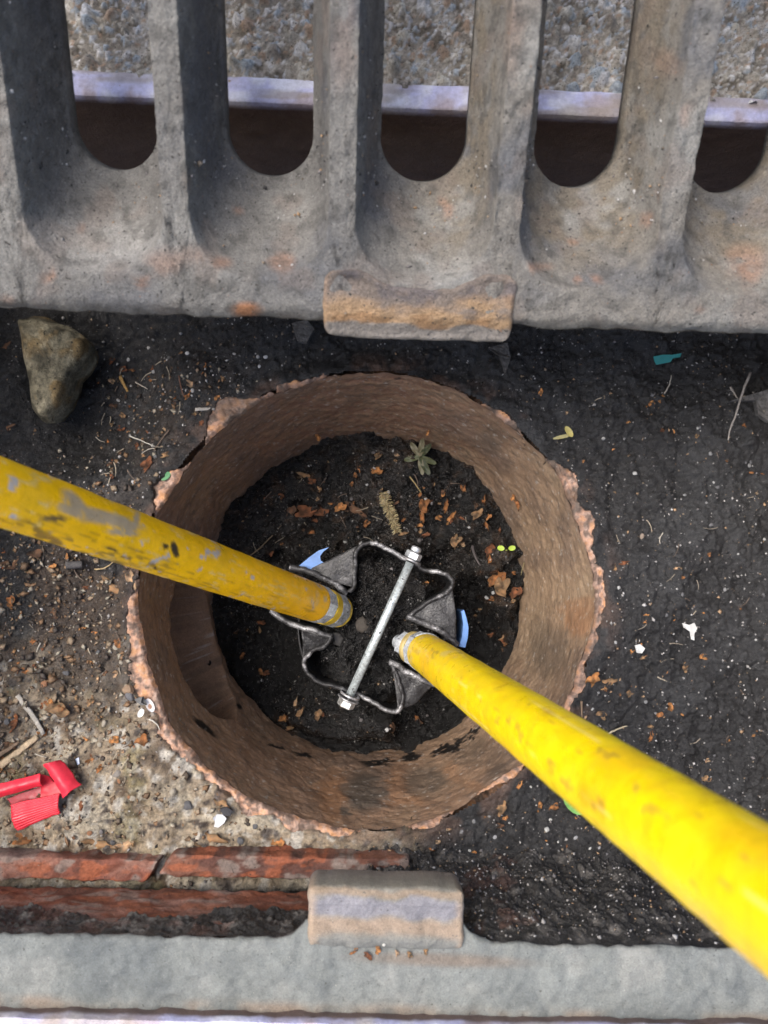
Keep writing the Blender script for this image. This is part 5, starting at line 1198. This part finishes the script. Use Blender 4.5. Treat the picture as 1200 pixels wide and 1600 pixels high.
# --- grit caught in the scoops of the grate
def fn_gr(n):
    l_ = (GP - GO); uu_ = l_ @ uA; vv_ = l_ @ vA; ww_ = l_ @ nA; px_, py_ = proj(GP)
    ok = (ww_ < -.003) & (ww_ > -.054) & (vv_ > .02) & (vv_ < .30); wt = ok * (.25 + ss(.04, .085, vv_) * (vv_ < .10) * 1.5 + .5 * ss(-.1, .5, fbm(GP[:, 0] * 40, GP[:, 1] * 40, GP[:, 2] * 40, o=3, s=181)))
    wt = wt * GA; wt /= wt.sum(); ii = rng.choice(len(GP), n, p=wt)
    return GP[ii] + rng.normal(0, .0009, (n, 3)) * (1, 1, .2), np.minimum(rng.gamma(2.0, .00028, n) + .0003, .0026), rng.choice(6, n, p=[.16, .22, .20, .10, .22, .10])
# --- crushed red cap
cap = empty('crushed_cap', tuple(place(60, 1245))); tag(cap, 'crushed red plastic bottle cap with a ribbed band, torn open, at the left edge', 'bottle cap')
CL = np.array(cap.location)
def patch(cs, hs, name, col, bulge=0, ribs=0, th_=.0012, n=40, dirn=0):
    P = [at(x, y, CL[2] + h_) for (x, y), h_ in zip(cs, hs)]
    S, T_ = np.meshgrid(np.linspace(0, 1, n), np.linspace(0, 1, n))
    G = ((1 - S) * (1 - T_))[..., None] * P[0] + (S * (1 - T_))[..., None] * P[1] + (S * T_)[..., None] * P[2] + ((1 - S) * T_)[..., None] * P[3]
    A_ = T_ if dirn == 0 else S
    G[..., 2] += bulge * np.sin(np.pi * A_) + (.0005 * np.sin(T_ * ribs * 2 * np.pi) if ribs else 0) + .0005 * fbm(G[..., 0] * 120, G[..., 1] * 120, o=2, s=7)
    G[..., 0] += .0010 * (np.abs(T_ - .5) * 2) ** 4 * fbm(G[..., 0] * 150, G[..., 1] * 150, o=2, s=8); G[..., 1] += .0014 * (np.abs(S - .5) * 2) ** 4 * fbm(G[..., 0] * 150, G[..., 1] * 150, o=2, s=9)
    A = G.reshape(-1, 3); B = A.copy(); B[:, 2] -= th_; N = n * n
    b = np.concatenate([np.arange(n), np.arange(1, n) * n + n - 1, (n - 1) * n + np.arange(n - 2, -1, -1), np.arange(n - 2, 0, -1) * n]); b2 = np.roll(b, -1)
    Q = np.vstack([grid_q(n, n), grid_q(n, n)[:, ::-1] + N, np.stack([b, b + N, b2 + N, b2], -1)])
    V = np.vstack([A, B]) - CL
    return link(name, np_mesh(name, V, Q, np.zeros((len(V), 3)) + col), M['red'], cap)
RD = (.60, .022, .045)
patch([(18, 1256), (94, 1240), (93, 1270), (25, 1299)], (.009, .010, .004, .003), 'ribbed_band', RD, .0035, 10)
patch([(-14, 1228), (64, 1209), (66, 1226), (-10, 1250)], (.011, .013, .012, .009), 'torn_strip', RD, .003, 0)
patch([(66, 1193), (96, 1186), (126, 1226), (99, 1246)], (.014, .010, .008, .012), 'flap', RD, .004, 0, dirn=1)
patch([(63, 1209), (78, 1214), (98, 1243), (62, 1254)], (.012, .006, .008, .006), 'cap_wall', (.45, .015, .03), -.002, 0)
patch([(12, 1248), (64, 1228), (66, 1252), (26, 1266)], (.002, .002, .002, .002), 'cap_top', (.30, .012, .025), 0, 0)

# --- grit and fine litter that nobody could count
def scatter_stuff(name, n, fn, sizes, cols, label, mat, flatn=.6, tri=False):
    V, Fc, Cc = [], [], []
    base = np.array([(1, 0, 0), (-.8, .1, 0), (.1, .8, .1), (0, -.9, 0), (0, .1, 1), (0, 0, -1)], float); f6 = [(0, 2, 4), (2, 1, 4), (1, 3, 4), (3, 0, 4), (2, 0, 5), (1, 2, 5), (3, 1, 5), (0, 3, 5)]
    P, Ss, ci = fn(n); N = len(P)
    an = rng.uniform(0, 6.28, N); ca, sa = np.cos(an), np.sin(an)
    J = base[None] * rng.uniform(.55, 1.2, (N, 6, 1)); el = rng.uniform(.4, 1, N)
    x = J[..., 0]; y = J[..., 1] * el[:, None]; z = J[..., 2] * flatn
    X = (x * ca[:, None] - y * sa[:, None]) * Ss[:, None] + P[:, 0:1]; Y = (x * sa[:, None] + y * ca[:, None]) * Ss[:, None] + P[:, 1:2]; Z = z * Ss[:, None] + P[:, 2:3] + Ss[:, None] * .2
    V = np.stack([X, Y, Z], -1).reshape(-1, 3); Fc = (np.array(f6)[None] + (np.arange(N) * 6)[:, None, None]).reshape(-1, 3)
    Cc = np.repeat(np.array(cols)[ci], 6, axis=0)
    o = link(name, np_mesh(name, V, Fc, Cc), M[mat], smooth=False); tag(o, label, kind='stuff'); return o
CG = [(.38, .37, .36), (.26, .25, .24), (.14, .13, .13), (.30, .20, .12), (.035, .033, .032), (.19, .15, .11)]
def fn_out(n):
    x = rng.uniform(-.345, .345, n); y = rng.uniform(-.27, .31, n); k = np.hypot(x - PC[0], y - PC[1]) > .186
    x, y = x[k], y[k]; mo_ = mortar(570 + x * 1997, 920 - y * 1997)
    keep_ = rng.uniform(0, 1, len(x)) < (1 - .8 * mo_) * (.55 + .45 * ss(-.4, .4, fbm(x * 30, y * 30, o=3, s=171))); x, y, mo_ = x[keep_], y[keep_], mo_[keep_]
    ci = rng.choice(6, len(x), p=[.13, .16, .16, .07, .40, .08]); S_ = rng.gamma(2.0, .00032, len(x)) + .0003
    return np.stack([x, y, ground_h(x, y)], -1), np.minimum(S_, .0030), ci
scatter_stuff('grit', 26000, fn_out, None, CG, 'fine grit and crumbs strewn over the mud', 'pebble')
def fn_in(n):
    r_ = .150 * np.sqrt(rng.uniform(0, 1, n)); a_ = rng.uniform(0, 6.28, n); x = PC[0] + r_ * np.cos(a_); y = PC[1] + r_ * np.sin(a_)
    ci = rng.choice(6, n, p=[.12, .14, .14, .08, .45, .07]); S_ = rng.gamma(2.0, .00032, n) + .0003
    return np.stack([x, y, silt_h(x, y)], -1), np.minimum(S_, .0028), ci
scatter_stuff('silt_grit', 2600, fn_in, None, CG, 'fine grit on the silt in the pipe', 'pebble')
CL6 = [(.17, .105, .06), (.12, .08, .05), (.23, .175, .12), (.085, .065, .048), (.27, .24, .19), (.055, .045, .038)]
def fn_bed(n):
    k = np.flatnonzero((BR.ravel() > .5) & (S_BED.ravel() < .95)); ii = rng.choice(k, n); return BV.reshape(-1, 3)[ii] + (0, 0, .0003), np.minimum(rng.gamma(2.0, .00038, n) + .0003, .0032), rng.choice(6, n, p=[.13, .20, .20, .09, .28, .10])
scatter_stuff('bank_grit', 2600, fn_bed, None, CG, 'fine grit on the mud bank under the ledge', 'pebble')
scatter_stuff('grate_grit', 3200, fn_gr, None, CG, 'loose grit caught in the scoops of the grate', 'pebble')
def fn_lit(n):
    x = rng.uniform(-.34, .0, n); y = rng.uniform(-.22, .19, n); px_ = 570 + x * 1997; py_ = 920 - y * 1997
    dens = blob(px_, py_, 60, 980, 240, 220, 0, .6) + .3 * blob(px_, py_, 270, 650, 120, 120, 0, .7) + .25 * mortar(px_, py_)
    k = (rng.uniform(0, 1, n) < dens) & (np.hypot(x - PC[0], y - PC[1]) > .188); x, y = x[k], y[k]
    return np.stack([x, y, ground_h(x, y)], -1), np.minimum(rng.gamma(2.5, .0007, len(x)) + .0006, .0055), rng.integers(0, 6, len(x))
scatter_stuff('leaf_crumbs', 7000, fn_lit, None, CL6, 'crumbled brown leaf litter left of the pipe', 'leaf', flatn=.14)

# the few labels still shared say which of the look-alikes they mean
from collections import defaultdict
_by = defaultdict(list)
for o in COL.objects:
    if o.parent is None and o.get('category') and o.get('label'): _by[o['label']].append(o)
ORD = ['leftmost', 'second from left', 'third from left', 'fourth from left', 'fifth from left', 'sixth from left', 'seventh from left', 'eighth from left', 'ninth from left', 'tenth from left']
for lab, os_ in _by.items():
    if 1 < len(os_) <= 10:
        for k, o in enumerate(sorted(os_, key=lambda o: o.location[0] / (CAM[2] - o.location[2]))): o['label'] = (('left one: ', 'right one: ')[k] if len(os_) == 2 else ORD[k] + ': ') + lab
